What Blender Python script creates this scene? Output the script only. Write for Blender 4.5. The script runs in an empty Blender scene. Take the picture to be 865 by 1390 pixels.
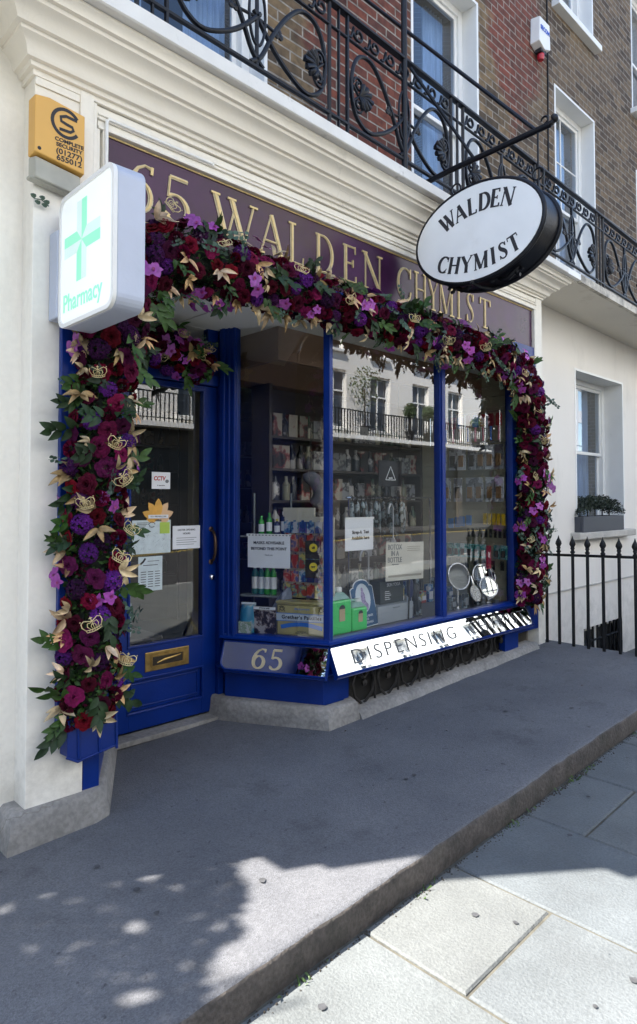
import bpy, math, random
from mathutils import Vector, Matrix, noise
random.seed(7)
R=math.radians; PI=math.pi
scene=bpy.context.scene
COL=scene.collection
OFF={}

# ------------------------------------------------------------------ mesh collector
class MB:
    def __init__(s,M=None,warp=None):
        s.v=[];s.f=[];s.mi=[];s.M=M;s.warp=warp;s.m=0
    def add(s,vs,fs):
        b=len(s.v)
        for p in vs:
            p=Vector(p)
            if s.M is not None:p=s.M@p
            if s.warp:p=s.warp(p)
            s.v.append(p)
        for f in fs:
            s.f.append([b+i for i in f]);s.mi.append(s.m)
        return s
    def box(s,x0,x1,y0,y1,z0,z1):
        vs=[(x,y,z) for z in(z0,z1) for y in(y0,y1) for x in(x0,x1)]
        return s.add(vs,[(0,2,3,1),(4,5,7,6),(0,1,5,4),(2,6,7,3),(0,4,6,2),(1,3,7,5)])
    def quad(s,a,b,c,d): return s.add([a,b,c,d],[(0,1,2,3)])
    def prism(s,poly,z0,z1,top=1.0):
        n=len(poly);cx=sum(p[0] for p in poly)/n;cy=sum(p[1] for p in poly)/n
        vs=[(p[0],p[1],z0) for p in poly]+[(cx+(p[0]-cx)*top,cy+(p[1]-cy)*top,z1) for p in poly]
        fs=[tuple(range(n-1,-1,-1)),tuple(range(n,2*n))]+[(i,(i+1)%n,n+(i+1)%n,n+i) for i in range(n)]
        return s.add(vs,fs)
    def tube(s,pts,r,seg=8,closed=False):
        pts=[Vector(p) for p in pts];n=len(pts);rr=r if isinstance(r,(list,tuple)) else [r]*n
        vs=[];prev=None
        for i,p in enumerate(pts):
            if closed:t=pts[(i+1)%n]-pts[i-1]
            else:t=pts[min(i+1,n-1)]-pts[max(i-1,0)]
            if t.length<1e-9:t=Vector((0,0,1))
            t.normalize()
            if prev is None:
                a=Vector((0,0,1)) if abs(t.z)<.9 else Vector((1,0,0))
            else:a=prev
            u=(a-t*a.dot(t)); 
            if u.length<1e-6:u=t.orthogonal()
            u.normalize();w=t.cross(u);prev=u
            for k in range(seg):
                an=2*PI*k/seg;vs.append(p+(u*math.cos(an)+w*math.sin(an))*rr[i])
        fs=[];m=n if closed else n-1
        for i in range(m):
            j=(i+1)%n
            for k in range(seg):
                l=(k+1)%seg;fs.append((i*seg+k,i*seg+l,j*seg+l,j*seg+k))
        if not closed:
            fs.append(tuple(range(seg-1,-1,-1)));fs.append(tuple((n-1)*seg+k for k in range(seg)))
        return s.add(vs,fs)
    def lathe(s,prof,c=(0,0,0),seg=16,ax='z'):
        vs=[];n=len(prof)
        for r,z in prof:
            for k in range(seg):
                a=2*PI*k/seg;x,y=r*math.cos(a),r*math.sin(a)
                p=(x,y,z) if ax=='z' else ((z,x,y) if ax=='x' else (x,z,y))
                vs.append((c[0]+p[0],c[1]+p[1],c[2]+p[2]))
        fs=[(i*seg+k,i*seg+(k+1)%seg,(i+1)*seg+(k+1)%seg,(i+1)*seg+k) for i in range(n-1) for k in range(seg)]
        fs.append(tuple(range(seg-1,-1,-1)));fs.append(tuple((n-1)*seg+k for k in range(seg)))
        return s.add(vs,fs)
    def ribbon(s,pts,w,d=.002,z=0):
        n=len(pts);pts=[Vector((p[0],p[1])) for p in pts];ws=w if isinstance(w,(list,tuple)) else [w]*n
        L=[];Rr=[]
        for i,p in enumerate(pts):
            t=pts[min(i+1,n-1)]-pts[max(i-1,0)]
            if t.length<1e-9:t=Vector((1,0))
            t.normalize();nn=Vector((-t.y,t.x))*ws[i]/2
            L.append(p+nn);Rr.append(p-nn)
        vs=[(p.x,p.y,z+d) for p in L]+[(p.x,p.y,z+d) for p in Rr]+[(p.x,p.y,z) for p in L]+[(p.x,p.y,z) for p in Rr]
        fs=[]
        for i in range(n-1):
            fs+=[(n+i,n+i+1,i+1,i),(i,i+1,2*n+i+1,2*n+i),(n+i+1,n+i,3*n+i,3*n+i+1)]
        fs+=[(0,2*n,3*n,n),(n-1,2*n-1,4*n-1,3*n-1)]
        return s.add(vs,fs)
    def sweep(s,plan,prof):
        # plan: xy polyline, outward is to the right of travel; prof: closed (offset, z) loop
        n=len(plan);P=[Vector(p) for p in plan];vs=[];m=len(prof)
        for i in range(n):
            d0=(P[i]-P[i-1]).normalized() if i>0 else None
            d1=(P[i+1]-P[i]).normalized() if i<n-1 else None
            if d0 is None:d0=d1
            if d1 is None:d1=d0
            n0=Vector((d0.y,-d0.x));n1=Vector((d1.y,-d1.x));b=(n0+n1)
            b=b/(b.length_squared/2) if b.length>1e-6 else n0
            for o,z in prof: vs.append((P[i].x+b.x*o,P[i].y+b.y*o,z))
        fs=[]
        for i in range(n-1):
            for k in range(m):
                l=(k+1)%m;fs.append((i*m+k,(i+1)*m+k,(i+1)*m+l,i*m+l))
        fs.append(tuple(range(m)));fs.append(tuple((n-1)*m+k for k in range(m-1,-1,-1)))
        return s.add(vs,fs)
    def build(s,name,mat,parent=None,loc=None,smooth=None,bevel=0):
        off=OFF[parent.name] if parent is not None else Vector(loc if loc is not None else (0,0,0))
        me=bpy.data.meshes.new(name)
        me.from_pydata([p-off for p in s.v],[],s.f);me.update()
        for m in (mat if isinstance(mat,(list,tuple)) else [mat]): me.materials.append(m)
        for p,i in zip(me.polygons,s.mi): p.material_index=i
        o=bpy.data.objects.new(name,me);COL.objects.link(o)
        if parent is not None:o.parent=parent
        else:o.location=off
        OFF[o.name]=off
        if smooth is not None:
            for p in me.polygons:p.use_smooth=True
            try: me.set_sharp_from_angle(angle=R(smooth))
            except Exception: pass
        if bevel:
            b=o.modifiers.new('bevel','BEVEL');b.width=bevel;b.segments=2;b.limit_method='ANGLE';b.angle_limit=R(40)
        return o
def tag(o,label=None,cat=None,group=None,kind=None):
    if label:o['label']=label
    if cat:o['category']=cat
    if group:o['group']=group
    if kind:o['kind']=kind
    return o
def thing(name,loc,label,cat,group=None):
    o=bpy.data.objects.new(name,None);COL.objects.link(o);o.location=loc;o.empty_display_size=.05
    OFF[o.name]=Vector(loc);return tag(o,label,cat,group)
def children_of(o): return list(o.children)
def copy_tree(o,parent=None,delta=None):
    c=o.copy();COL.objects.link(c)
    if parent is not None:c.parent=parent
    for ch in children_of(o):copy_tree(ch,c)
    return c
def frame(o,x,y=(0,0,1)):
    x=Vector(x).normalized();y=Vector(y).normalized();z=x.cross(y).normalized()
    M=Matrix.Identity(4)
    for i in range(3):M[i][0]=x[i];M[i][1]=y[i];M[i][2]=z[i];M[i][3]=o[i]
    return M

# ------------------------------------------------------------------ materials
def nt_new(name):
    m=bpy.data.materials.new(name);m.use_nodes=True;nt=m.node_tree;nt.nodes.clear()
    out=nt.nodes.new('ShaderNodeOutputMaterial');return m,nt,out
def N(nt,t,**k):
    n=nt.nodes.new(t)
    for a,b in k.items():
        if a in n.inputs.keys(): n.inputs[a].default_value=b
        else: setattr(n,a,b)
    return n
def mat(name,col,rough=.5,metal=0,var=.12,rnd=0,low=0,crack=0,scale=6,bump=0,bscale=60,grime=None,gs=1.5,coat=0,emit=0,stretch=(1,1,1),fine=0,spec=.5,trans=0):
    m,nt,out=nt_new(name);L=nt.links.new
    b=N(nt,'ShaderNodeBsdfPrincipled');L(b.outputs[0],out.inputs[0])
    b.inputs['Roughness'].default_value=rough;b.inputs['Metallic'].default_value=metal
    b.inputs['Coat Weight'].default_value=coat;b.inputs['Coat Roughness'].default_value=.08
    b.inputs['Specular IOR Level'].default_value=spec
    if trans:b.inputs['Transmission Weight'].default_value=trans
    tc=N(nt,'ShaderNodeTexCoord');mp=N(nt,'ShaderNodeMapping');mp.inputs['Scale'].default_value=stretch
    L(tc.outputs['Object'],mp.inputs[0])
    nz=N(nt,'ShaderNodeTexNoise');nz.inputs['Scale'].default_value=scale;nz.inputs['Detail'].default_value=5
    L(mp.outputs[0],nz.inputs['Vector'])
    r=N(nt,'ShaderNodeMapRange');r.inputs[1].default_value=.3;r.inputs[2].default_value=.7
    r.inputs[3].default_value=1-var;r.inputs[4].default_value=1+var;L(nz.outputs[0],r.inputs[0])
    v=N(nt,'ShaderNodeVectorMath',operation='SCALE');v.inputs[0].default_value=col[:3];L(r.outputs[0],v.inputs['Scale'])
    cur=v.outputs[0]
    if rnd:
        oi=N(nt,'ShaderNodeObjectInfo');ro_=N(nt,'ShaderNodeMapRange');ro_.inputs[3].default_value=1-rnd;ro_.inputs[4].default_value=1+rnd;L(oi.outputs['Random'],ro_.inputs[0])
        hs=N(nt,'ShaderNodeHueSaturation');L(ro_.outputs[0],hs.inputs['Value']);L(cur,hs.inputs['Color'])
        rh=N(nt,'ShaderNodeMapRange');rh.inputs[3].default_value=.5-.022;rh.inputs[4].default_value=.5+.004;mh=N(nt,'ShaderNodeMath',operation='FRACT');mm_=N(nt,'ShaderNodeMath',operation='MULTIPLY');mm_.inputs[1].default_value=7.3;L(oi.outputs['Random'],mm_.inputs[0]);L(mm_.outputs[0],mh.inputs[0]);L(mh.outputs[0],rh.inputs[0]);L(rh.outputs[0],hs.inputs['Hue']);cur=hs.outputs[0]
    if fine:
        n3=N(nt,'ShaderNodeTexNoise');n3.inputs['Scale'].default_value=bscale;n3.inputs['Detail'].default_value=3;L(tc.outputs['Object'],n3.inputs['Vector'])
        r3=N(nt,'ShaderNodeMapRange');r3.inputs[1].default_value=.35;r3.inputs[2].default_value=.65;r3.inputs[3].default_value=1-fine;r3.inputs[4].default_value=1+fine
        L(n3.outputs[0],r3.inputs[0]);v3=N(nt,'ShaderNodeVectorMath',operation='SCALE');L(cur,v3.inputs[0]);L(r3.outputs[0],v3.inputs['Scale']);cur=v3.outputs[0]
    if grime:
        n2=N(nt,'ShaderNodeTexNoise');n2.inputs['Scale'].default_value=gs;n2.inputs['Detail'].default_value=9;n2.inputs['Roughness'].default_value=.68
        m2=N(nt,'ShaderNodeMapping');m2.inputs['Scale'].default_value=stretch;m2.inputs['Location'].default_value=(3.1,1.7,.4);L(tc.outputs['Object'],m2.inputs[0]);L(m2.outputs[0],n2.inputs['Vector'])
        r2=N(nt,'ShaderNodeMapRange');r2.inputs[1].default_value=grime[1];r2.inputs[2].default_value=grime[1]+.22;L(n2.outputs[0],r2.inputs[0])
        src=r2.outputs[0]
        if low:
            sz=N(nt,'ShaderNodeSeparateXYZ');L(tc.outputs['Object'],sz.inputs[0]);rz=N(nt,'ShaderNodeMapRange');rz.inputs[1].default_value=low;rz.inputs[2].default_value=0;rz.inputs[3].default_value=0;rz.inputs[4].default_value=.34;L(sz.outputs[2],rz.inputs[0])
            n5=N(nt,'ShaderNodeTexNoise');n5.inputs['Scale'].default_value=9;n5.inputs['Detail'].default_value=8;n5.inputs['Roughness'].default_value=.7;L(tc.outputs['Object'],n5.inputs[0])
            ad5=N(nt,'ShaderNodeMath',operation='ADD');L(n5.outputs[0],ad5.inputs[0]);L(rz.outputs[0],ad5.inputs[1]);r5=N(nt,'ShaderNodeMapRange');r5.inputs[1].default_value=.66;r5.inputs[2].default_value=.95;L(ad5.outputs[0],r5.inputs[0])
            mxm=N(nt,'ShaderNodeMath',operation='MAXIMUM');L(r2.outputs[0],mxm.inputs[0]);L(r5.outputs[0],mxm.inputs[1]);src=mxm.outputs[0]
        mm=N(nt,'ShaderNodeMath',operation='MULTIPLY');mm.inputs[1].default_value=grime[2];L(src,mm.inputs[0])
        mx=N(nt,'ShaderNodeMix',data_type='RGBA');L(mm.outputs[0],mx.inputs[0]);L(cur,mx.inputs[6]);mx.inputs[7].default_value=(*grime[0],1);cur=mx.outputs[2]
    if crack:
        nw=N(nt,'ShaderNodeTexNoise');nw.inputs['Scale'].default_value=2.2;nw.inputs['Detail'].default_value=7;L(tc.outputs['Object'],nw.inputs[0])
        sw=N(nt,'ShaderNodeVectorMath',operation='SCALE');sw.inputs['Scale'].default_value=.75;L(nw.outputs['Color'],sw.inputs[0]);aw=N(nt,'ShaderNodeVectorMath',operation='ADD');L(tc.outputs['Object'],aw.inputs[0]);L(sw.outputs[0],aw.inputs[1])
        vc=N(nt,'ShaderNodeTexVoronoi',feature='DISTANCE_TO_EDGE');vc.inputs['Scale'].default_value=1.5;L(aw.outputs[0],vc.inputs['Vector'])
        rcn=N(nt,'ShaderNodeMapRange');rcn.inputs[1].default_value=.002;rcn.inputs[2].default_value=.007;rcn.inputs[3].default_value=1;rcn.inputs[4].default_value=0;L(vc.outputs['Distance'],rcn.inputs[0])
        nm=N(nt,'ShaderNodeTexNoise');nm.inputs['Scale'].default_value=1.1;L(tc.outputs['Object'],nm.inputs[0]);rm=N(nt,'ShaderNodeMapRange');rm.inputs[1].default_value=.5;rm.inputs[2].default_value=.6;rm.inputs[4].default_value=crack;L(nm.outputs[0],rm.inputs[0])
        mc=N(nt,'ShaderNodeMath',operation='MULTIPLY');L(rcn.outputs[0],mc.inputs[0]);L(rm.outputs[0],mc.inputs[1])
        mk=N(nt,'ShaderNodeMix',data_type='RGBA');L(mc.outputs[0],mk.inputs[0]);L(cur,mk.inputs[6]);mk.inputs[7].default_value=(.16,.14,.11,1);cur=mk.outputs[2]
    L(cur,b.inputs['Base Color'])
    rr=N(nt,'ShaderNodeMapRange');rr.inputs[3].default_value=max(0,rough-.07);rr.inputs[4].default_value=min(1,rough+.1);L(nz.outputs[0],rr.inputs[0]);L(rr.outputs[0],b.inputs['Roughness'])
    if bump:
        nb=N(nt,'ShaderNodeTexNoise');nb.inputs['Scale'].default_value=bscale;nb.inputs['Detail'].default_value=4;L(tc.outputs['Object'],nb.inputs['Vector'])
        bp=N(nt,'ShaderNodeBump');bp.inputs['Strength'].default_value=bump;bp.inputs['Distance'].default_value=.01;L(nb.outputs[0],bp.inputs['Height']);L(bp.outputs[0],b.inputs['Normal'])
    if emit:
        L(cur,b.inputs['Emission Color']);b.inputs['Emission Strength'].default_value=emit
    return m
def glass(name,tint=(.985,.99,.985),k=1.5,haze=0,rough=0):
    m,nt,out=nt_new(name);L=nt.links.new
    tr=N(nt,'ShaderNodeBsdfTransparent');tr.inputs[0].default_value=(*tint,1)
    gl=N(nt,'ShaderNodeBsdfGlossy');gl.inputs['Roughness'].default_value=rough
    fr=N(nt,'ShaderNodeFresnel');fr.inputs[0].default_value=1.52
    geo=N(nt,'ShaderNodeNewGeometry');inv=N(nt,'ShaderNodeMath',operation='SUBTRACT');inv.inputs[0].default_value=1
    L(geo.outputs['Backfacing'],inv.inputs[1])
    mu=N(nt,'ShaderNodeMath',operation='MULTIPLY');L(fr.outputs[0],mu.inputs[0]);L(inv.outputs[0],mu.inputs[1])
    m2=N(nt,'ShaderNodeMath',operation='MULTIPLY',use_clamp=True);L(mu.outputs[0],m2.inputs[0]);m2.inputs[1].default_value=k
    tc=N(nt,'ShaderNodeTexCoord');nz=N(nt,'ShaderNodeTexNoise');nz.inputs['Scale'].default_value=1.3;nz.inputs['Detail'].default_value=1;L(tc.outputs['Object'],nz.inputs['Vector'])
    bp=N(nt,'ShaderNodeBump');bp.inputs['Strength'].default_value=.06;bp.inputs['Distance'].default_value=.02;L(nz.outputs[0],bp.inputs['Height']);L(bp.outputs[0],gl.inputs['Normal'])
    mx=N(nt,'ShaderNodeMixShader');L(m2.outputs[0],mx.inputs[0]);L(tr.outputs[0],mx.inputs[1]);L(gl.outputs[0],mx.inputs[2]);L(mx.outputs[0],out.inputs[0])
    return m
def brick(name,c1,c2,mortar,patches=(),seed=0,swap=True):
    m,nt,out=nt_new(name);L=nt.links.new
    b=N(nt,'ShaderNodeBsdfPrincipled');b.inputs['Roughness'].default_value=.9;L(b.outputs[0],out.inputs[0])
    tc=N(nt,'ShaderNodeTexCoord');sp=N(nt,'ShaderNodeSeparateXYZ');L(tc.outputs['Object'],sp.inputs[0])
    ad=N(nt,'ShaderNodeMath',operation='ADD');L(sp.outputs[0],ad.inputs[0]);L(sp.outputs[1],ad.inputs[1])
    cb=N(nt,'ShaderNodeCombineXYZ');L(ad.outputs[0],cb.inputs[0]);L(sp.outputs[2],cb.inputs[1])
    # hand-laid look: jitter the courses very slightly
    nj=N(nt,'ShaderNodeTexNoise');nj.inputs['Scale'].default_value=5;L(cb.outputs[0],nj.inputs['Vector'])
    vj=N(nt,'ShaderNodeVectorMath',operation='SCALE');vj.inputs['Scale'].default_value=.012;L(nj.outputs['Color'],vj.inputs[0])
    va=N(nt,'ShaderNodeVectorMath',operation='ADD');L(cb.outputs[0],va.inputs[0]);L(vj.outputs[0],va.inputs[1])
    def bt(off,a,c):
        t=N(nt,'ShaderNodeTexBrick');t.offset=.5;t.inputs['Scale'].default_value=1
        t.inputs['Brick Width'].default_value=.225;t.inputs['Row Height'].default_value=.075;t.inputs['Mortar Size'].default_value=.0075;t.inputs['Mortar Smooth'].default_value=.3
        t.inputs['Bias'].default_value=off;t.inputs['Color1'].default_value=(*a,1);t.inputs['Color2'].default_value=(*c,1);t.inputs['Mortar'].default_value=(*mortar,1);L(va.outputs[0],t.inputs['Vector']);return t
    t=bt(0,c1,c2);cur=t.outputs[0]
    t3=bt(-.45,(1,1,1),(.22,.20,.22));t3.inputs['Mortar'].default_value=(1,1,1,1);t3.offset=.5;t3.squash=1
    mul=N(nt,'ShaderNodeMix',data_type='RGBA',blend_type='MULTIPLY');mul.inputs[0].default_value=.9;L(cur,mul.inputs[6]);L(t3.outputs[0],mul.inputs[7]);cur=mul.outputs[2]
    for (a,c,x,z,sx,sz) in patches:
        t2=bt(0,a,c)
        mp=N(nt,'ShaderNodeVectorMath',operation='SUBTRACT');mp.inputs[1].default_value=(x,z,0);L(cb.outputs[0],mp.inputs[0])
        ms=N(nt,'ShaderNodeVectorMath',operation='DIVIDE');ms.inputs[1].default_value=(sx,sz,1);L(mp.outputs[0],ms.inputs[0])
        ln=N(nt,'ShaderNodeVectorMath',operation='LENGTH');L(ms.outputs[0],ln.inputs[0])
        nn=N(nt,'ShaderNodeTexNoise');nn.inputs['Scale'].default_value=3.5;nn.inputs['Detail'].default_value=4;L(cb.outputs[0],nn.inputs['Vector'])
        ss=N(nt,'ShaderNodeMath',operation='ADD');L(ln.outputs['Value'],ss.inputs[0]);L(nn.outputs[0],ss.inputs[1])
        rg=N(nt,'ShaderNodeMapRange');rg.inputs[1].default_value=1.6;rg.inputs[2].default_value=1.35;L(ss.outputs[0],rg.inputs[0])
        mx=N(nt,'ShaderNodeMix',data_type='RGBA');L(rg.outputs[0],mx.inputs[0]);L(cur,mx.inputs[6]);L(t2.outputs[0],mx.inputs[7]);cur=mx.outputs[2]
    nz=N(nt,'ShaderNodeTexNoise');nz.inputs['Scale'].default_value=14;nz.inputs['Detail'].default_value=8;L(cb.outputs[0],nz.inputs['Vector'])
    rg=N(nt,'ShaderNodeMapRange');rg.inputs[1].default_value=.3;rg.inputs[2].default_value=.7;rg.inputs[3].default_value=.6;rg.inputs[4].default_value=1.35;L(nz.outputs[0],rg.inputs[0])
    v=N(nt,'ShaderNodeVectorMath',operation='SCALE');L(cur,v.inputs[0]);L(rg.outputs[0],v.inputs['Scale']);L(v.outputs[0],b.inputs['Base Color'])
    bp=N(nt,'ShaderNodeBump');bp.inputs['Strength'].default_value=.8;bp.inputs['Distance'].default_value=.012;bp.invert=True
    L(t.outputs['Fac'],bp.inputs['Height']);b2=N(nt,'ShaderNodeBump');b2.inputs['Strength'].default_value=.4;b2.inputs['Distance'].default_value=.006;L(nz.outputs[0],b2.inputs['Height']);L(bp.outputs[0],b2.inputs['Normal']);L(b2.outputs[0],b.inputs['Normal'])
    return m
def picture(name,c1,c2,c3,scale=18,rough=.35):
    """printed packaging: blotches of three colours"""
    m,nt,out=nt_new(name);L=nt.links.new
    b=N(nt,'ShaderNodeBsdfPrincipled');b.inputs['Roughness'].default_value=rough;L(b.outputs[0],out.inputs[0])
    tc=N(nt,'ShaderNodeTexCoord');oi=N(nt,'ShaderNodeObjectInfo');sc_=N(nt,'ShaderNodeMath',operation='MULTIPLY');sc_.inputs[1].default_value=37;L(oi.outputs['Random'],sc_.inputs[0])
    va=N(nt,'ShaderNodeVectorMath',operation='ADD');L(tc.outputs['Object'],va.inputs[0]);L(sc_.outputs[0],va.inputs[1])
    n2=N(nt,'ShaderNodeTexNoise');n2.inputs['Scale'].default_value=scale*.7;n2.inputs['Detail'].default_value=2;L(va.outputs[0],n2.inputs['Vector'])
    n3=N(nt,'ShaderNodeTexNoise');n3.inputs['Scale'].default_value=scale*3.5;n3.inputs['Detail'].default_value=2;L(va.outputs[0],n3.inputs['Vector'])
    ad=N(nt,'ShaderNodeMath',operation='MULTIPLY_ADD');ad.inputs[1].default_value=.25;L(n3.outputs[0],ad.inputs[0]);L(n2.outputs[0],ad.inputs[2])
    cr=N(nt,'ShaderNodeValToRGB');e=cr.color_ramp.elements;e[0].position=.56;e[0].color=(*c1,1);e[1].position=.68;e[1].color=(*c3,1);k=cr.color_ramp.elements.new(.62);k.color=(*c2,1)
    L(ad.outputs[0],cr.inputs[0])
    hs=N(nt,'ShaderNodeHueSaturation');r_=N(nt,'ShaderNodeMapRange');r_.inputs[3].default_value=.45;r_.inputs[4].default_value=1.15;L(oi.outputs['Random'],r_.inputs[0]);L(r_.outputs[0],hs.inputs['Value']);L(cr.outputs[0],hs.inputs['Color']);L(hs.outputs[0],b.inputs['Base Color']);return m

STUC=mat('stucco_cream',(.86,.82,.735),.55,var=.035,scale=2,bump=.12,bscale=35,grime=((.38,.34,.27),.56,.42),gs=2.2,stretch=(1,1,.3),fine=.02,low=.9)
CORN=mat('cornice_paint',(.86,.81,.71),.5,var=.04,scale=3,bump=.1,bscale=40,grime=((.33,.29,.22),.60,.45),gs=3.2,crack=.25)
STUC2=mat('stucco_neighbour',(.82,.78,.72),.6,var=.05,scale=1.2,bump=.1,bscale=30,grime=((.42,.40,.36),.55,.42),gs=1.7,stretch=(1,1,.35),low=.7)
WHITE=mat('white_gloss_paint',(.82,.82,.80),.3,var=.03,scale=5,grime=((.4,.38,.34),.64,.3),gs=6)
SLAB=mat('stained_slab',(.62,.58,.5),.7,var=.15,scale=8,bump=.3,bscale=50,grime=((.07,.065,.06),.47,.85),gs=7)
SOFF=mat('soffit_paint',(.68,.645,.57),.6,var=.05,scale=1.4,bump=.15,bscale=20,grime=((.36,.31,.22),.58,.6),gs=2.3)
BLUE=mat('royal_blue_gloss',(.0003,.021,.175),.33,var=.14,scale=5,bump=.08,bscale=70,spec=.35,coat=.05,grime=((.10,.13,.24),.66,.55),gs=16)
RENDER=mat('grey_cement_render',(.26,.245,.225),.85,var=.22,scale=4,bump=.5,bscale=45,grime=((.09,.085,.08),.52,.6),gs=4,fine=.15,crack=.6)
BLACK=mat('black_iron_gloss',(.005,.006,.010),.38,spec=.3,var=.2,scale=10,bump=.1,bscale=60)
BLACKR=mat('black_rail_paint',(.004,.0045,.006),.5,spec=.3,var=.25,scale=10,bump=.25,bscale=70)
RUST=mat('rusty_black',(.013,.011,.010),.6,var=.3,scale=12,bump=.3,bscale=50,grime=((.10,.05,.03),.6,.6),gs=10)
GLASS=glass('shop_glass',k=3.3)
GLASSU=glass('upper_glass',k=2.2,tint=(.75,.82,.9))
def mirror_mat():
    m,nt,out=nt_new('silvered_glass');b=N(nt,'ShaderNodeBsdfPrincipled');nt.links.new(b.outputs[0],out.inputs[0])
    b.inputs['Base Color'].default_value=(.76,.78,.775,1);b.inputs['Metallic'].default_value=1
    tc=N(nt,'ShaderNodeTexCoord');nz=N(nt,'ShaderNodeTexNoise');nz.inputs['Scale'].default_value=9;nz.inputs['Detail'].default_value=6;nt.links.new(tc.outputs['Object'],nz.inputs[0])
    r=N(nt,'ShaderNodeMapRange');r.inputs[1].default_value=.55;r.inputs[2].default_value=.8;r.inputs[3].default_value=.015;r.inputs[4].default_value=.12;nt.links.new(nz.outputs[0],r.inputs[0]);nt.links.new(r.outputs[0],b.inputs['Roughness']);return m
MIRROR=mirror_mat()
PURPLE=mat('purple_glass_fascia',(.050,.013,.050),.22,var=.4,scale=3,coat=.0,spec=.3,grime=((.055,.022,.02),.47,.9),gs=1.6)
GOLD=mat('gilt_lettering',(.62,.47,.22),.4,.35,var=.15,scale=30)
GOLDL=mat('gilt_inline',(.56,.47,.30),.45,.15,var=.1,scale=30)
BRASS=mat('aged_brass',(.42,.27,.09),.38,.9,var=.25,scale=25,bump=.1)
PAPER=mat('white_paper',(.80,.81,.84),.6,var=.03,scale=6,bump=.05,bscale=20)
PAPERB=mat('pale_blue_paper',(.62,.70,.72),.6,var=.1,scale=25)
INK=mat('black_print',(.02,.02,.025),.6,var=.1)
INKG=mat('grey_print',(.18,.19,.2),.5,var=.1)
CHROME=mat('chrome',(.8,.8,.82),.12,1,var=.05)
DARK=mat('dark_interior',(.045,.04,.037),.7,var=.25,scale=3)
INTW=mat('interior_wall',(.22,.19,.15),.7,var=.15,scale=3)
CEIL=mat('ceiling_tile',(.78,.78,.75),.8,var=.06,scale=2)
BROWN=mat('brown_bulkhead',(.21,.13,.085),.6,var=.1,scale=3)

# ------------------------------------------------------------------ text
def text(s,size,M,mt,name='lettering',parent=None,align='CENTER',xs=1,bold=0,depth=.0008,sp=1,shear=0):
    cu=bpy.data.curves.new('t','FONT');cu.body=s;cu.size=size;cu.align_x=align;cu.align_y='CENTER';cu.extrude=depth;cu.offset=bold;cu.space_character=sp;cu.shear=shear;cu.resolution_u=4
    o=bpy.data.objects.new('t',cu);me=bpy.data.meshes.new_from_object(o)
    bpy.data.objects.remove(o);
    off=OFF[parent.name] if parent is not None else Vector((0,0,0))
    T=Matrix.Translation(-off)@M@Matrix.Diagonal((xs,1,1,1))
    me.transform(T);me.materials.clear();me.materials.append(mt);me.name=name
    o=bpy.data.objects.new(name,me);COL.objects.link(o)
    if parent is not None:o.parent=parent
    OFF[o.name]=off
    return o
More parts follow.
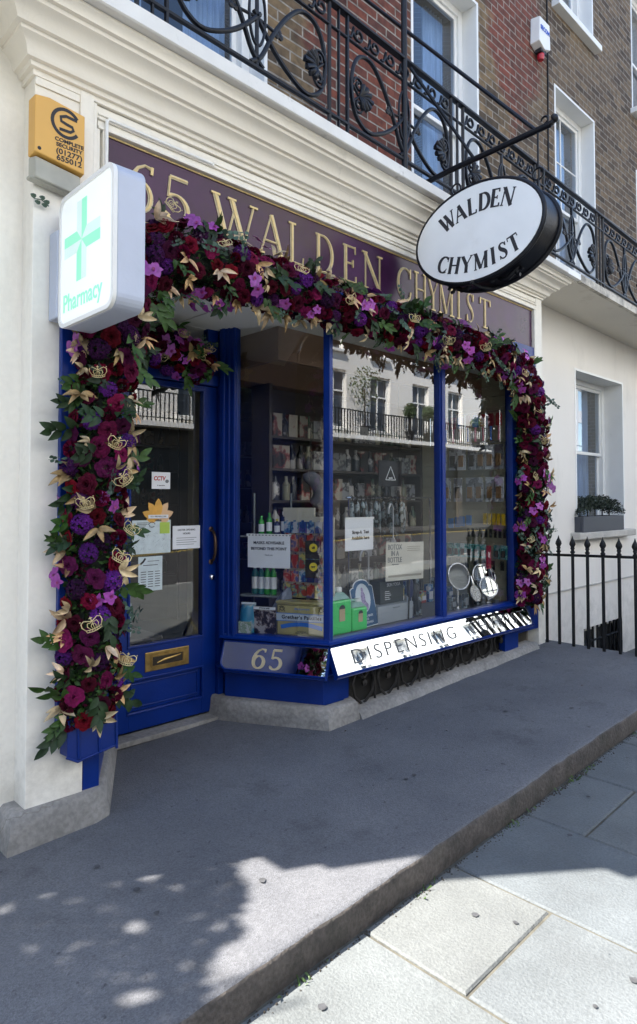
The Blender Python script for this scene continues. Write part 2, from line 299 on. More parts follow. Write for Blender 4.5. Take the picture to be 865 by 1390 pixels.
# roman capitals drawn stroke by stroke: (pts, widths) in a unit cap height
def glyph(ch,T=.15,t=.06):
    S=[]
    def l(x0,y0,x1,y1,w):S.append(([(x0,y0),(x1,y1)],w))
    def serif(x,y,w=.2):
        S.append(([(x-w/2,y),(x+w/2,y)],.045))
    def arc(cx,cy,rx,ry,a0,a1,wf,n=18):
        pts=[];ws=[]
        for i in range(n+1):
            a=R(a0+(a1-a0)*i/n);pts.append((cx+rx*math.cos(a),cy+ry*math.sin(a)));ws.append(wf(abs(math.cos(a))))
        S.append((pts,ws))
    tk=lambda c:t+(T-t)*c
    if ch=='W':
        l(.06,.98,.33,.02,T);l(.33,.02,.53,.86,t);l(.44,.98,.74,.02,T);l(.74,.02,.97,.98,t);serif(.06,.98);serif(.44,.98);serif(.97,.98);ad=1.04
    elif ch=='A':
        l(.08,.02,.38,.98,t);l(.38,.98,.70,.02,T);l(.2,.34,.58,.34,t);serif(.08,.02);serif(.70,.02,.24);ad=.78
    elif ch=='L':
        l(.14,.02,.14,.98,T);serif(.14,.98,.26);l(.04,.03,.54,.03,t);l(.54,.0,.56,.2,t);ad=.6
    elif ch=='D':
        l(.14,.02,.14,.98,T);l(.03,.97,.3,.97,t);l(.03,.03,.3,.03,t);arc(.3,.5,.38,.47,90,-90,tk);ad=.76
    elif ch=='E':
        l(.14,.02,.14,.98,T);l(.03,.97,.52,.97,t);l(.03,.03,.55,.03,t);l(.14,.52,.42,.52,t);l(.52,1.0,.53,.8,t);l(.55,.0,.56,.2,t);l(.42,.42,.42,.62,.045);ad=.62
    elif ch=='N':
        l(.12,.02,.12,.98,t);l(.1,.98,.70,.02,T);l(.70,.02,.70,.98,t);serif(.12,.02);serif(.08,.98,.2);serif(.70,.98);ad=.82
    elif ch=='C':
        arc(.42,.5,.36,.47,50,310,tk);l(.66,.98,.66,.70,.05);l(.68,.3,.64,.14,.05);ad=.74
    elif ch=='H':
        l(.13,.02,.13,.98,T);l(.66,.02,.66,.98,T);l(.13,.5,.66,.5,t)
        for x in(.13,.66):serif(x,.98,.26);serif(x,.02,.26)
        ad=.8
    elif ch=='Y':
        l(.08,.98,.38,.45,T);l(.70,.98,.38,.45,t);l(.38,.02,.38,.48,T);serif(.08,.98,.24);serif(.70,.98);serif(.38,.02,.26);ad=.74
    elif ch=='M':
        l(.12,.02,.12,.98,t);l(.12,.98,.47,.04,T);l(.47,.04,.82,.98,t);l(.82,.02,.82,.98,T);serif(.12,.02);serif(.82,.02,.26);serif(.09,.98,.2);serif(.85,.98,.2);ad=.95
    elif ch=='I':
        l(.14,.02,.14,.98,T);serif(.14,.98,.26);serif(.14,.02,.26);ad=.28
    elif ch=='S':
        pts=[(.48,.78),(.44,.93),(.30,.975),(.16,.92),(.11,.78),(.17,.64),(.30,.54),(.43,.44),(.50,.29),(.46,.12),(.31,.03),(.15,.07),(.08,.22)]
        ws=[t,t,t,t*1.3,T*.8,T,T*1.1,T,T*.8,t*1.3,t,t,t]
        q=[];w2=[]
        for i in range(len(pts)-1):
            for k in range(3):
                f=k/3;q.append((pts[i][0]*(1-f)+pts[i+1][0]*f,pts[i][1]*(1-f)+pts[i+1][1]*f));w2.append(ws[i]*(1-f)+ws[i+1]*f)
        q.append(pts[-1]);w2.append(ws[-1])
        for _ in range(3):q=[q[0]]+[((q[i-1][0]+q[i][0]*2+q[i+1][0])/4,(q[i-1][1]+q[i][1]*2+q[i+1][1])/4) for i in range(1,len(q)-1)]+[q[-1]]
        S.append((q,w2));l(.5,.97,.49,.74,.05);l(.07,.04,.075,.26,.05);ad=.58
    elif ch=='T':
        l(.35,.02,.35,.98,T);l(.04,.97,.66,.97,t);l(.05,1.0,.03,.78,.05);l(.65,1.0,.67,.78,.05);serif(.35,.02,.26);ad=.7
    elif ch=='6':
        arc(.36,.32,.24,.30,0,360,tk,24)
        pts=[(.62,.94),(.46,.97),(.30,.88),(.18,.70),(.12,.5),(.115,.34)];S.append((pts,[t*1.5,t,t*1.3,T*.8,T,T]));l(.63,.98,.61,.82,.06);ad=.7
    elif ch=='5':
        l(.18,.96,.56,.96,t*1.7);l(.18,.96,.14,.52,t);arc(.30,.31,.26,.29,125,-140,tk);l(.06,.16,.16,.1,.09);ad=.64
    else: ad=.35
    return S,ad
def letter(mb,ch,x,y,h,xs=1,d=.003,z=0,T=.15,t=.06,rot=0,inline=None,only=None):
    S,ad=glyph(ch,T,t);M0=mb.M
    mb.M=M0@Matrix.Translation((x,y,z))@Matrix.Rotation(rot,4,'Z')@Matrix.Diagonal((h*xs,h,1,1))
    for k,(p,w) in enumerate(S):
        mb.ribbon(p,w,d+k*.00025,0)
    mb.M=M0;return ad*h*xs

# ------------------------------------------------------------------ ground
def g(x): return .034*(min(max(x,-6),16)-1.2)
def forecourt():
    PROF=[(1.622,-.30),(1.620,-.09),(1.620,-.020),(1.626,-.007),(1.640,-.001),(1.70,0)]
    ys=[1.70+ (2.03-1.70)*i/3 for i in range(1,4)]
    mb=MB()
    xs=[-5+i*.06 for i in range(int(19/.06)+1)]
    rows=[(y,z) for y,z in PROF]+[(y,0) for y in ys]
    vs=[]
    for x in xs:
        w=.010*noise.noise(Vector((x*2.2,0,1)))+.005*noise.noise(Vector((x*9,3,1)));ch=.006*noise.noise(Vector((x*14,9,2)))
        for i,(y,z) in enumerate(rows):
            yy=y+(w if i<6 else 0)+(ch if 1<i<4 else 0);vs.append((x,yy,g(x)+z+(.004*noise.noise(Vector((x*1.3,y*2,0))) if i>4 else ch*.5)))
    n=len(rows);fs=[(i*n+k,(i+1)*n+k,(i+1)*n+k+1,i*n+k+1) for i in range(len(xs)-1) for k in range(n-1)]
    mb.add(vs,fs);mb.mi=[1 if (q%(n-1))<3 else 0 for q in range(len(fs))]
    ys2=[2.03+i*.16 for i in range(int(1.75/.16)+2)];xs2=[-5+i*.12 for i in range(int(10.78/.12)+2)]
    xs2=[min(x,5.80) for x in xs2]
    m=len(ys2);vs=[(x,y,g(x)+.004*noise.noise(Vector((x*1.3,y*2,0)))) for x in xs2 for y in ys2]
    mb.add(vs,[(i*m+k,(i+1)*m+k,(i+1)*m+k+1,i*m+k+1) for i in range(len(xs2)-1) for k in range(m-1)])
    return mb
def conc_mat():
    m,nt,out=nt_new('worn_forecourt_asphalt');L=nt.links.new
    b=N(nt,'ShaderNodeBsdfPrincipled');b.inputs['Roughness'].default_value=.88;L(b.outputs[0],out.inputs[0])
    tc=N(nt,'ShaderNodeTexCoord')
    n1=N(nt,'ShaderNodeTexNoise');n1.inputs['Scale'].default_value=1.6;n1.inputs['Detail'].default_value=8;n1.inputs['Roughness'].default_value=.65;L(tc.outputs['Object'],n1.inputs[0])
    cr=N(nt,'ShaderNodeValToRGB');e=cr.color_ramp.elements;e[0].position=.3;e[0].color=(.088,.089,.097,1);e[1].position=.72;e[1].color=(.132,.132,.139,1);L(n1.outputs[0],cr.inputs[0])
    n2=N(nt,'ShaderNodeTexVoronoi');n2.inputs['Scale'].default_value=190;L(tc.outputs['Object'],n2.inputs['Vector'])
    r=N(nt,'ShaderNodeMapRange');r.inputs[1].default_value=.0;r.inputs[2].default_value=1;r.inputs[3].default_value=.80;r.inputs[4].default_value=1.22
    sx=N(nt,'ShaderNodeSeparateColor');L(n2.outputs['Color'],sx.inputs[0]);L(sx.outputs[0],r.inputs[0])
    v=N(nt,'ShaderNodeVectorMath',operation='SCALE');L(cr.outputs[0],v.inputs[0]);L(r.outputs[0],v.inputs['Scale'])
    n3=N(nt,'ShaderNodeTexNoise');n3.inputs['Scale'].default_value=26;n3.inputs['Detail'].default_value=5;L(tc.outputs['Object'],n3.inputs[0])
    r3=N(nt,'ShaderNodeMapRange');r3.inputs[1].default_value=.66;r3.inputs[2].default_value=.74;r3.inputs[3].default_value=1;r3.inputs[4].default_value=.45;L(n3.outputs[0],r3.inputs[0])
    v2=N(nt,'ShaderNodeVectorMath',operation='SCALE');L(v.outputs[0],v2.inputs[0]);L(r3.outputs[0],v2.inputs['Scale']);
    n4=N(nt,'ShaderNodeTexNoise');n4.inputs['Scale'].default_value=2.7;n4.inputs['Detail'].default_value=7;n4.inputs['Roughness'].default_value=.7;L(tc.outputs['Object'],n4.inputs[0])
    r4=N(nt,'ShaderNodeMapRange');r4.inputs[1].default_value=.56;r4.inputs[2].default_value=.68;r4.inputs[3].default_value=1;r4.inputs[4].default_value=.72;L(n4.outputs[0],r4.inputs[0])
    v4=N(nt,'ShaderNodeVectorMath',operation='SCALE');L(v2.outputs[0],v4.inputs[0]);L(r4.outputs[0],v4.inputs['Scale']);L(v4.outputs[0],b.inputs['Base Color'])
    bp=N(nt,'ShaderNodeBump');bp.inputs['Strength'].default_value=.45;bp.inputs['Distance'].default_value=.004;L(n2.outputs['Distance'],bp.inputs['Height']);L(bp.outputs[0],b.inputs['Normal'])
    return m
fc=forecourt().build('forecourt',[conc_mat(),mat('kerb_face_stain',(.085,.072,.062),.9,var=.35,scale=9,bump=.6,bscale=60,fine=.2,grime=((.03,.03,.022),.5,.7),gs=5)],smooth=50);tag(fc,kind='structure')
# weeds and grit along the foot of the kerb come later
FLAG=[]
for i in range(5):
    c=[(.108,.117,.120),(.115,.123,.122),(.100,.110,.115),(.117,.122,.118),(.110,.117,.116)][i]
    FLAG.append(mat('york_stone',c,.78,var=.16,scale=3.4,bump=.5,bscale=110,grime=((.085,.088,.09),.52,.5),gs=2.6,fine=.12))
MORT=mat('flag_joint',(.085,.078,.06),.95,var=.35,scale=15,bump=.4)
mb=MB();mb.m=5
mb.add([(x,y,g(x)-.121) for x in(-5,16) for y in(-2.3,1.70)],[(0,1,3,2)])
courses=[-5,-4.4,-3.8,-3.1,-2.5,-1.9,-1.25,-.6,.0,.6,1.18,1.79,2.35,2.935,3.53,4.12,4.7,5.3,5.95,6.5,7.15,7.8,8.4,9.1,9.8,10.5,11.2,12,12.8,13.6,14.4,15.2,16]
joints={11:1.18,12:None,13:1.31,14:.9,10:.55}
rnd=random.Random(3)
for i in range(len(courses)-1):
    a,b=courses[i],courses[i+1];ys=[1.612];y=1.612
    first=joints.get(i,1.612-rnd.uniform(.3,.9))
    if first is None:first=.62
    ys.append(first);y=first
    while y>-2.3:
        y-=rnd.uniform(.75,1.15);ys.append(max(y,-2.3))
        if y<=-2.3:break
    for k in range(len(ys)-1):
        y1,y0=ys[k],ys[k+1]
        if y1-y0<.05:continue
        mb.m=rnd.randrange(5);gp=.005;dz=rnd.uniform(-.0015,.0015)
        x0,x1=a+gp,b-gp;y0+=gp;y1-=gp
        ch=.006;tilt=rnd.uniform(-.002,.002)
        vs=[]
        for (ins,z) in ((0,-.03),(0,-.007),(ch,0)):
            for (x,yy) in ((x0+ins,y0+ins),(x1-ins,y0+ins),(x1-ins,y1-ins),(x0+ins,y1-ins)):
                vs.append((x,yy,g(x)-.112+z+dz+tilt*(1 if x>(x0+x1)/2 else -1)))
        fs=[(8,9,10,11)]+[(l*4+q,l*4+(q+1)%4,l*4+4+(q+1)%4,l*4+4+q) for l in range(2) for q in range(4)]
        mb.add(vs,fs)
pv=mb.build('pavement',FLAG+[MORT]);tag(pv,kind='structure')
mb=MB()
for i in range(23):
    x=-5+i*.92;mb.box(x+.004,x+.916,-2.46,-2.305,-.45,g(x)-.118)
tag(mb.build('kerb',mat('granite_kerb',(.27,.26,.25),.8,var=.2,scale=20,bump=.3,fine=.2),bevel=.012),kind='structure')
ASPH=mat('road_asphalt',(.026,.026,.028),.9,var=.2,scale=2,bump=.5,bscale=120,fine=.25)
mb=MB();mb.add([(x,y,-.42) for x in(-300,300) for y in(-300,300)],[(0,1,3,2)]);tag(mb.build('ground',mat('far_ground',(.09,.088,.085),.9,var=.15,scale=.5)),kind='structure')
mb=MB();mb.add([(x,y,g(x)-.24) for x in(-60,-6,16,70) for y in(-8.6,-2.47)],[(0,1,3,2),(2,3,5,4),(4,5,7,6)]);tag(mb.build('road',ASPH),kind='structure')
YEL=mat('yellow_road_paint',(.55,.40,.06),.7,var=.2,scale=20)
mb=MB()
for y in(-2.72,-2.87,-8.25,-8.40):
    mb.add([(x,y+d,g(x)-.236) for x in(-60,-6,16,70) for d in(0,.06)],[(0,1,3,2),(2,3,5,4),(4,5,7,6)])
tag(mb.build('road_markings',YEL),kind='structure')
mb=MB();mb.add([(x,y,g(x)-.13+(0 if z else -.3)) for x in(-60,-6,16,70) for (y,z) in((-8.6,0),(-8.6,1),(-11.2,1))],[(0,1,4,3),(1,2,5,4),(3,4,7,6),(4,5,8,7),(6,7,10,9),(7,8,11,10)]);tag(mb.build('far_pavement',mat('far_paving',(.045,.045,.045),.8)),kind='structure')
# side yard to the left of the corner and ground behind it
mb=MB();mb.add([(x,y,g(x)-.004) for x in(-14,-5,-.27) for y in(3.78,14)],[(0,1,3,2),(2,3,5,4)]);mb.add([(x,y,g(x)-.004) for x in(-5.0,-14) for y in(1.62,3.78)],[(0,2,3,1)]);tag(mb.build('side_yard',mat('yard',(.2,.19,.18),.9)),kind='structure')
gm=random.Random(17);mb=MB()
for k in range(60):
    x,y=gm.uniform(.6,6.8),gm.uniform(.0,2.75);
    if x>5.5 and y>1.9:continue
    if 1.55<y<1.72:continue
    z=(g(x)+.0052) if y>1.66 else g(x)-.1085;r_=gm.uniform(.006,.015)
    mb.add([(x+r_*math.cos(a)*gm.uniform(.75,1.2),y+r_*math.sin(a)*gm.uniform(.75,1.2),z+.0008) for a in [q*PI/5 for q in range(10)]],[tuple(range(10))])
tag(mb.build('chewing_gum_spots',mat('trodden_gum',(.055,.055,.058),.8,var=.4,scale=40)),'small dark trodden gum spots scattered over the forecourt and paving','gum spots',kind='stuff')
mb=MB()
for k in range(16):
    x,y=gm.uniform(.8,6.2),gm.uniform(.4,2.8)
    if 1.55<y<1.72 or (x>5.5 and y>1.9):continue
    z=(g(x)+.006) if y>1.66 else g(x)-.108;a=gm.uniform(0,6.28);l=gm.uniform(.004,.012)
    c_,s_=math.cos(a),math.sin(a);mb.add([(x-c_*l,y-s_*l,z),(x-s_*l*.35,y+c_*l*.35,z+.004),(x+c_*l,y+s_*l,z+.002),(x+s_*l*.3,y-c_*l*.3,z)],[(0,1,2,3)])
tag(mb.build('fallen_leaves',mat('dead_leaf',(.05,.032,.015),.8,var=.5,scale=30)),'tiny brown leaf scraps scattered over the forecourt','leaf litter',kind='stuff')
# weeds at the kerb foot
LEAFG=mat('weed_green',(.05,.09,.02),.6,var=.4,scale=40)
DIRT=mat('dark_grit',(.045,.038,.03),.95,var=.4,scale=40)
mb=MB();rw=random.Random(5)
clumps=[2.12,2.75,2.9,3.35,3.5,3.62,4.3,4.9,1.5]
for c in clumps:
    for k in range(9):
        x=c+rw.gauss(0,.055);y=1.598-abs(rw.gauss(0,.014));z=g(x)-.111;h=rw.uniform(.006,.02);a=rw.uniform(0,6.28);w=.004
        dx,dy=math.cos(a)*h*.9,math.sin(a)*h*.9
        mb.add([(x-w,y,z),(x+w,y,z),(x+dx+w*.6,y+dy,z+h),(x+dx*1.6,y+dy*1.6,z+h*.8)],[(0,1,2,3)])
tag(mb.build('weeds',LEAFG),'small green weeds growing in the joint at the foot of the forecourt kerb','weeds',kind='stuff')
mb=MB()
for k in range(900):
    x=rw.choice(clumps)+rw.gauss(0,.16) if rw.random()<.75 else rw.uniform(1.2,7);y=1.605-abs(rw.gauss(0,.016));z=g(x)-.112;s=rw.uniform(.002,.006)
    mb.prism([(x+s*math.cos(a)*rw.uniform(.6,1.2),y+s*math.sin(a)*rw.uniform(.6,1.2)) for a in (0,1.25,2.5,3.8,5)],z,z+s*.7,.6)
tag(mb.build('grit',DIRT),'dark grit and dead leaf crumbs lying in the joint below the kerb','grit',kind='stuff')

# ------------------------------------------------------------------ the shop house
HOUSE=thing('corner_house',(3.3,6,0),'brick corner house with a cream and royal blue pharmacy shopfront and purple name fascia','building')
NEXT=thing('terrace_house',(9.5,6,0),'brown brick house beyond the shop with white stucco ground floor','building')
def wall_holes(mb,x0,x1,z0,z1,Y,holes,th=.3):
    xs=sorted({x0,x1,*[h[0] for h in holes],*[h[1] for h in holes]});zs=sorted({z0,z1,*[h[2] for h in holes],*[h[3] for h in holes]})
    xs=[x for x in xs if x0<=x<=x1];zs=[z for z in zs if z0<=z<=z1]
    for i in range(len(xs)-1):
        for k in range(len(zs)-1):
            cx,cz=(xs[i]+xs[i+1])/2,(zs[k]+zs[k+1])/2
            if any(h[0]<cx<h[1] and h[2]<cz<h[3] for h in holes):continue
            a,b,c,d=xs[i],xs[i+1],zs[k],zs[k+1]
            mb.add([(a,Y,c),(b,Y,c),(b,Y,d),(a,Y,d)],[(0,1,2,3)])
            mb.add([(a,Y+th,c),(b,Y+th,c),(b,Y+th,d),(a,Y+th,d)],[(3,2,1,0)])
CURT=mat('net_curtain',(.62,.66,.74),.9,var=.25,scale=4,stretch=(14,1,.4))
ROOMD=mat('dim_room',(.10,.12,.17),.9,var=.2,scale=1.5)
def sash(parent,x0,x1,z0,z1,Y,bars=0,reveal=.17,name='window',curtain=True,sill=True,mid=None,lab=None,edge=.0):
    """sash window in a hole: painted reveals, frame, sashes, glass, curtain"""
    r=.028
    mb=MB();d=reveal
    mb.box(x0,x0+r,Y-.006,Y+d+.08,z0,z1);mb.box(x1-r,x1,Y-.006,Y+d+.08,z0,z1);mb.box(x0+r,x1-r,Y-.006,Y+d+.08,z1-r,z1);mb.box(x0+r,x1-r,Y-.006,Y+d+.08,z0,z0+r)
    w=mb.build(name,WHITE,parent,bevel=.003)
    if lab:w['label']=lab
    a,b,c,e=x0+r,x1-r,z0+r,z1-r;f=.065
    mb=MB();yf=Y+d-.02
    mb.box(a,a+f,yf,yf+.09,c,e);mb.box(b-f,b,yf,yf+.09,c,e);mb.box(a+f,b-f,yf,yf+.09,e-f,e);mb.box(a+f,b-f,yf,yf+.09,c,c+f*1.2)
    m=mid if mid else (c+e)/2
    s=.038
    for (p,q,yy) in ((m-.02,e-f,yf+.02),(c+f*1.2,m+.02,yf+.055)):
        mb.box(a+f,a+f+s,yy,yy+.03,p,q);mb.box(b-f-s,b-f,yy,yy+.03,p,q);mb.box(a+f+s,b-f-s,yy,yy+.03,p,p+s);mb.box(a+f+s,b-f-s,yy,yy+.03,q-s,q)
        for k in range(bars):
            x=a+f+s+(b-a-2*f-2*s)*(k+1)/(bars+1);mb.box(x-.009,x+.009,yy+.005,yy+.026,p+s,q-s)
        if bars:
            zz=(p+q)/2;mb.box(a+f+s,b-f-s,yy+.007,yy+.024,zz-.009,zz+.009)
    mb.build('frame',WHITE,w,bevel=.004)
    mb=MB();mb.box(a+f+.01,b-f-.01,yf+.034,yf+.038,m,e-f-.01);mb.box(a+f+.01,b-f-.01,yf+.069,yf+.073,c+f,m-.001);mb.build('pane',GLASSU,w)
    mb=MB()
    if curtain:
        n=40;
        for (p,q) in ((a+f,a+f+(b-a)*.30),(b-f-(b-a)*.30,b-f)):
            vs=[]
            for i in range(n+1):
                x=p+(q-p)*i/n;y=yf+.20+.022*math.sin(i*1.1)
                vs+=[(x,y,c),(x,y,e)]
            mb.add(vs,[(2*i,2*i+2,2*i+3,2*i+1) for i in range(n)])
        mb.build('curtain',CURT,w,smooth=60)
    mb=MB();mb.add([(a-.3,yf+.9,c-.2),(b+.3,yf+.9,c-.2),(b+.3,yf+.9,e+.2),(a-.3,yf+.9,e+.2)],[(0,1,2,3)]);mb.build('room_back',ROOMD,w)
    if sill:
        mb=MB();mb.box(x0-.05,x1+.05,Y-.09,Y+.05,z0-.07,z0+.002);mb.build('sill',WHITE,w,bevel=.006)
    return w
BRA=brick('stock_brick',(.20,.135,.07),(.10,.07,.042),(.27,.245,.21),patches=[((.165,.045,.025),(.085,.030,.022),3.68-6.05,4.7,.62,1.5),((.17,.045,.028),(.10,.034,.024),5.9-6.05,6.2,.5,1.0)])
BRB=brick('brown_brick',(.165,.115,.070),(.085,.058,.040),(.24,.22,.185),patches=[((.16,.045,.03),(.10,.035,.025),5.8-12.25,6.2,.7,.9)])
YB=3.25
w0=(1.55,2.69,3.62,6.03);w1=(4.22,5.235,3.66,6.09)
w2=(6.76,7.80,3.62,6.02);w3=(6.78,7.80,6.93,8.9);w4=(9.02,10.05,6.68,8.6);w4b=(9.12,10.2,3.5,5.9)
SPL=5.95
mb=MB();wall_holes(mb,-.60,SPL,3.4,12.5,YB,[w0,w1,(1.55,2.69,6.95,8.9),(4.22,5.235,6.95,8.9)])  # left end overruns out of view, extended to shade the lightbox
mb.add([(-.60,YB,3.4),(-.60,12,3.4),(-.60,12,12.5),(-.60,YB,12.5)],[(3,2,1,0)])
mb.add([(-.60,YB,12.5),(SPL,YB,12.5),(SPL,12,12.5),(-.60,12,12.5)],[(0,1,2,3)])
mb.add([(-.60,12,-.1),(SPL,12,-.1),(SPL,12,12.5),(-.60,12,12.5)],[(0,1,2,3)])
mb.build('brick_wall',BRA,HOUSE)
mb=MB();wall_holes(mb,SPL,14,3.3,12.5,YB+.001,[w2,w3,w4,w4b])
mb.add([(SPL,YB,12.5),(14,YB,12.5),(14,12,12.5),(SPL,12,12.5)],[(0,1,2,3)])
mb.add([(14,YB,-3),(14,12,-3),(14,12,12.5),(14,YB,12.5)],[(0,1,2,3)]);mb.add([(SPL,12,-.1),(14,12,-.1),(14,12,12.5),(SPL,12,12.5)],[(0,1,2,3)])
mb.build('brick_wall',BRB,NEXT)
sash(HOUSE,*w0,YB,lab='tall first floor window at the left end of the balcony')
sash(HOUSE,*w1,YB,lab='tall first floor window behind the hanging sign bracket')
sash(HOUSE,1.55,2.69,6.95,8.9,YB);sash(HOUSE,4.22,5.235,6.95,8.9,YB)
sash(NEXT,*w2,YB,bars=1,lab='tall first floor window with glazing bars');sash(NEXT,*w3,YB,lab='second floor window with a white stone sill');sash(NEXT,*w4,YB);sash(NEXT,*w4b,YB,bars=1)
# side return wall (stucco) + recessed strip left of the pier; unseen flared end shaped for its shadow
mb=MB(frame((0,3.2,0),(1,0,0)));mb.prism([(.087,-.05),(1.10,-.05),(1.10,3.58),(-.26,3.58),(.087,2.46)],0,.2);mb.M=None;mb.box(.087,.15,3.20,12,-.05,3.42);mb.M=None;mb.build('return_wall_shade_flare',STUC,HOUSE)
# ---- cornice and balcony slab
def wslab(p):
    if p.z>3.305:
        f=1-.075*(max(p.x,1.0)-1.36) if p.x<SPL else 1-.075*(SPL-1.36)
        return Vector((p.x,p.y,3.305+(p.z-3.305)*f-(0 if p.x<SPL else .022*(p.x-SPL))))
    return p
prof=[(-.06,3.305),(.012,3.305),(.012,3.33),(.028,3.333),(.032,3.352),(.05,3.356),(.056,3.37),(.060,3.392),(.078,3.415),(.098,3.428),(.098,3.444),(.118,3.447),(.126,3.47),(.146,3.497),(.172,3.512),(.176,3.528),(.194,3.532),(.200,3.558),(.214,3.572),(.214,3.585),(-.06,3.585)]
mb=MB(warp=wslab)
plan=[(1.07,3.02),(1.07,2.88)]+[(1.07+(5.69-1.07)*i/12,2.88) for i in range(1,13)]+[(5.69,3.2)]
mb.sweep(plan,prof)
mb.build('cornice',CORN,HOUSE,smooth=35)
mb=MB(warp=wslab)
sp=[(-.35,3.588),(.255,3.588),(.262,3.594),(.262,3.668),(.255,3.674),(-.35,3.690)]
mb.sweep([(1.07,3.9),(1.07,2.88)]+[(1.07+(5.69-1.07)*i/12,2.88) for i in range(1,13)],sp)
mb.build('balcony_slab',mat('slab_white_paint',(.74,.73,.70),.5,var=.06,scale=5,grime=((.16,.14,.11),.62,.85),gs=8,bump=.1),HOUSE)
mb=MB(warp=wslab)
mb.prism([(-.6,3.25),(-.6,3.2),(-.28,3.0),(.26,2.55),(.26,2.45),(.80,2.45),(.80,3.25)],3.585,3.67);mb.box(5.69,5.955,2.622,2.66,3.590,3.672);mb.box(5.69,5.955,2.66,3.25,3.592,3.66)  # left wing is added out of view, cut to shape the paving shadow
mb.build('slab_end_shade_wing',WHITE,HOUSE)
mb=MB(warp=wslab)
for i in range(9):
    a,b=5.956+i*.9,5.956+(i+1)*.9;mb.box(a,b,2.618,2.66,3.566,3.676)
mb.build('balcony_edge',SLAB,NEXT)
mb=MB(warp=wslab)
for i in range(9):
    a,b=5.70+i*.93,5.70+(i+1)*.93;mb.box(a,b,2.661,3.26,3.570,3.66)
mb.build('balcony_soffit',SOFF,NEXT)
# ---- piers
mb=MB();mb.box(1.07,1.322,2.88,3.05,.10,3.32);mb.build('pier',STUC,HOUSE,bevel=.004)
mb=MB();mb.box(5.575,5.69,2.88,3.25,.10,3.32);mb.build('pier',STUC,HOUSE,bevel=.004)
mb=MB();mb.box(1.27,1.335,2.866,2.879,2.75,3.33);mb.box(1.07,1.27,2.872,2.879,3.27,3.312);mb.build('pier_cap',STUC,HOUSE,bevel=.003)
# plinth of left pier with splayed reveal
def gplinth(plan,t=.04,h0=-.08,h1=.15,name='plinth',par=HOUSE,m=RENDER,top=.8):
    mb=MB()
    mb.sweep(plan,[(-.05,h0),(t+.02,h0),(t+.012,h0+.11),(t,h0+.15),(t*top,h1-.015),(t*.4,h1),(-.05,h1)])
    ob=mb.build(name,m,par,smooth=60);return ob
gplinth([(1.04,3.08),(1.04,2.885),(1.36,2.885),(1.405,2.90),(1.76,3.52),(1.80,3.60)],h1=.145)
mb=MB();mb.box(1.326,1.405,2.887,2.94,.13,2.80);mb.build('pier_trim',BLUE,HOUSE,bevel=.004)
mb=MB();mb.add([(1.405,2.90,.12),(1.80,3.58,.12),(1.80,3.58,2.85),(1.405,2.90,2.85)],[(0,1,2,3)])
for u in (.15,.5,.85):
    x,y=1.405+.395*u,2.90+.68*u
mb.build('door_reveal',BLUE,HOUSE)
# ---- fascia
mb=MB();mb.box(1.36,5.575,2.906,2.93,2.70,3.30);mb.build('fascia_backing',STUC,HOUSE)
mb=MB();mb.box(1.412,5.535,2.900,2.905,2.72,3.182);FP=mb.build('fascia_panel',PURPLE,HOUSE)
mb=MB()
mb.box(1.36,5.575,2.872,2.9055,3.190,3.205);mb.box(1.36,5.575,2.880,2.9055,3.205,3.232);mb.box(1.36,5.575,2.868,2.9055,3.232,3.243);mb.box(1.34,5.575,2.884,2.9055,3.243,3.30);mb.box(1.36,5.575,2.876,2.8835,3.257,3.266)
mb.box(1.336,1.352,2.870,2.9055,2.72,3.30);mb.box(1.353,1.372,2.880,2.9055,2.72,3.19);mb.box(1.385,1.404,2.874,2.9055,2.72,3.19)
mb.box(5.54,5.556,2.874,2.9055,2.72,3.19);mb.box(5.558,5.5745,2.88,2.9055,2.72,3.19)
mb.build('fascia_moulding',STUC,HOUSE,bevel=.0025)
mb=MB();mb.box(1.41,5.54,2.8935,2.8985,3.178,3.1865);mb.build('gilt_bead',GOLD,HOUSE)
mb=MB();mb.tube([(1.398,2.866,2.70),(1.398,2.866,3.232),(1.41,2.866,3.245),(1.99,2.866,3.245)],.0085,8);mb.tube([(2.0,2.867,3.235),(2.0,2.867,3.25)],.008);mb.build('cable_trunking',WHITE,HOUSE,smooth=50)
MF=frame((0,2.900,0),(1,0,0))
def fascia_text(parent):
    L=[('6',1.507,.165),('5',1.709,.175),('W',2.02,.30),('A',2.335,.20),('L',2.565,.13),('D',2.785,.17),('E',3.03,.145),('N',3.226,.205),('C',3.59,.165),('H',3.785,.155),('Y',3.945,.14),('M',4.085,.2),('I',4.325,.06),('S',4.455,.12),('T',4.655,.165)]
    for ch,x,w in L:
        a=MB(MF);b=MB(MF)
        S,ad=glyph(ch);h=.245;xs=w/(ad*h)
        letter(a,ch,x,2.872,h,xs,.004,0.0005,T=.125,t=.05)
        letter(b,ch,x,2.872,h,xs,.002,0.0066,T=.06,t=.015)
        a.build('gilt_letter',GOLDL,parent);b.build('gilt_letter_inline',GOLD,parent)
fascia_text(FP)
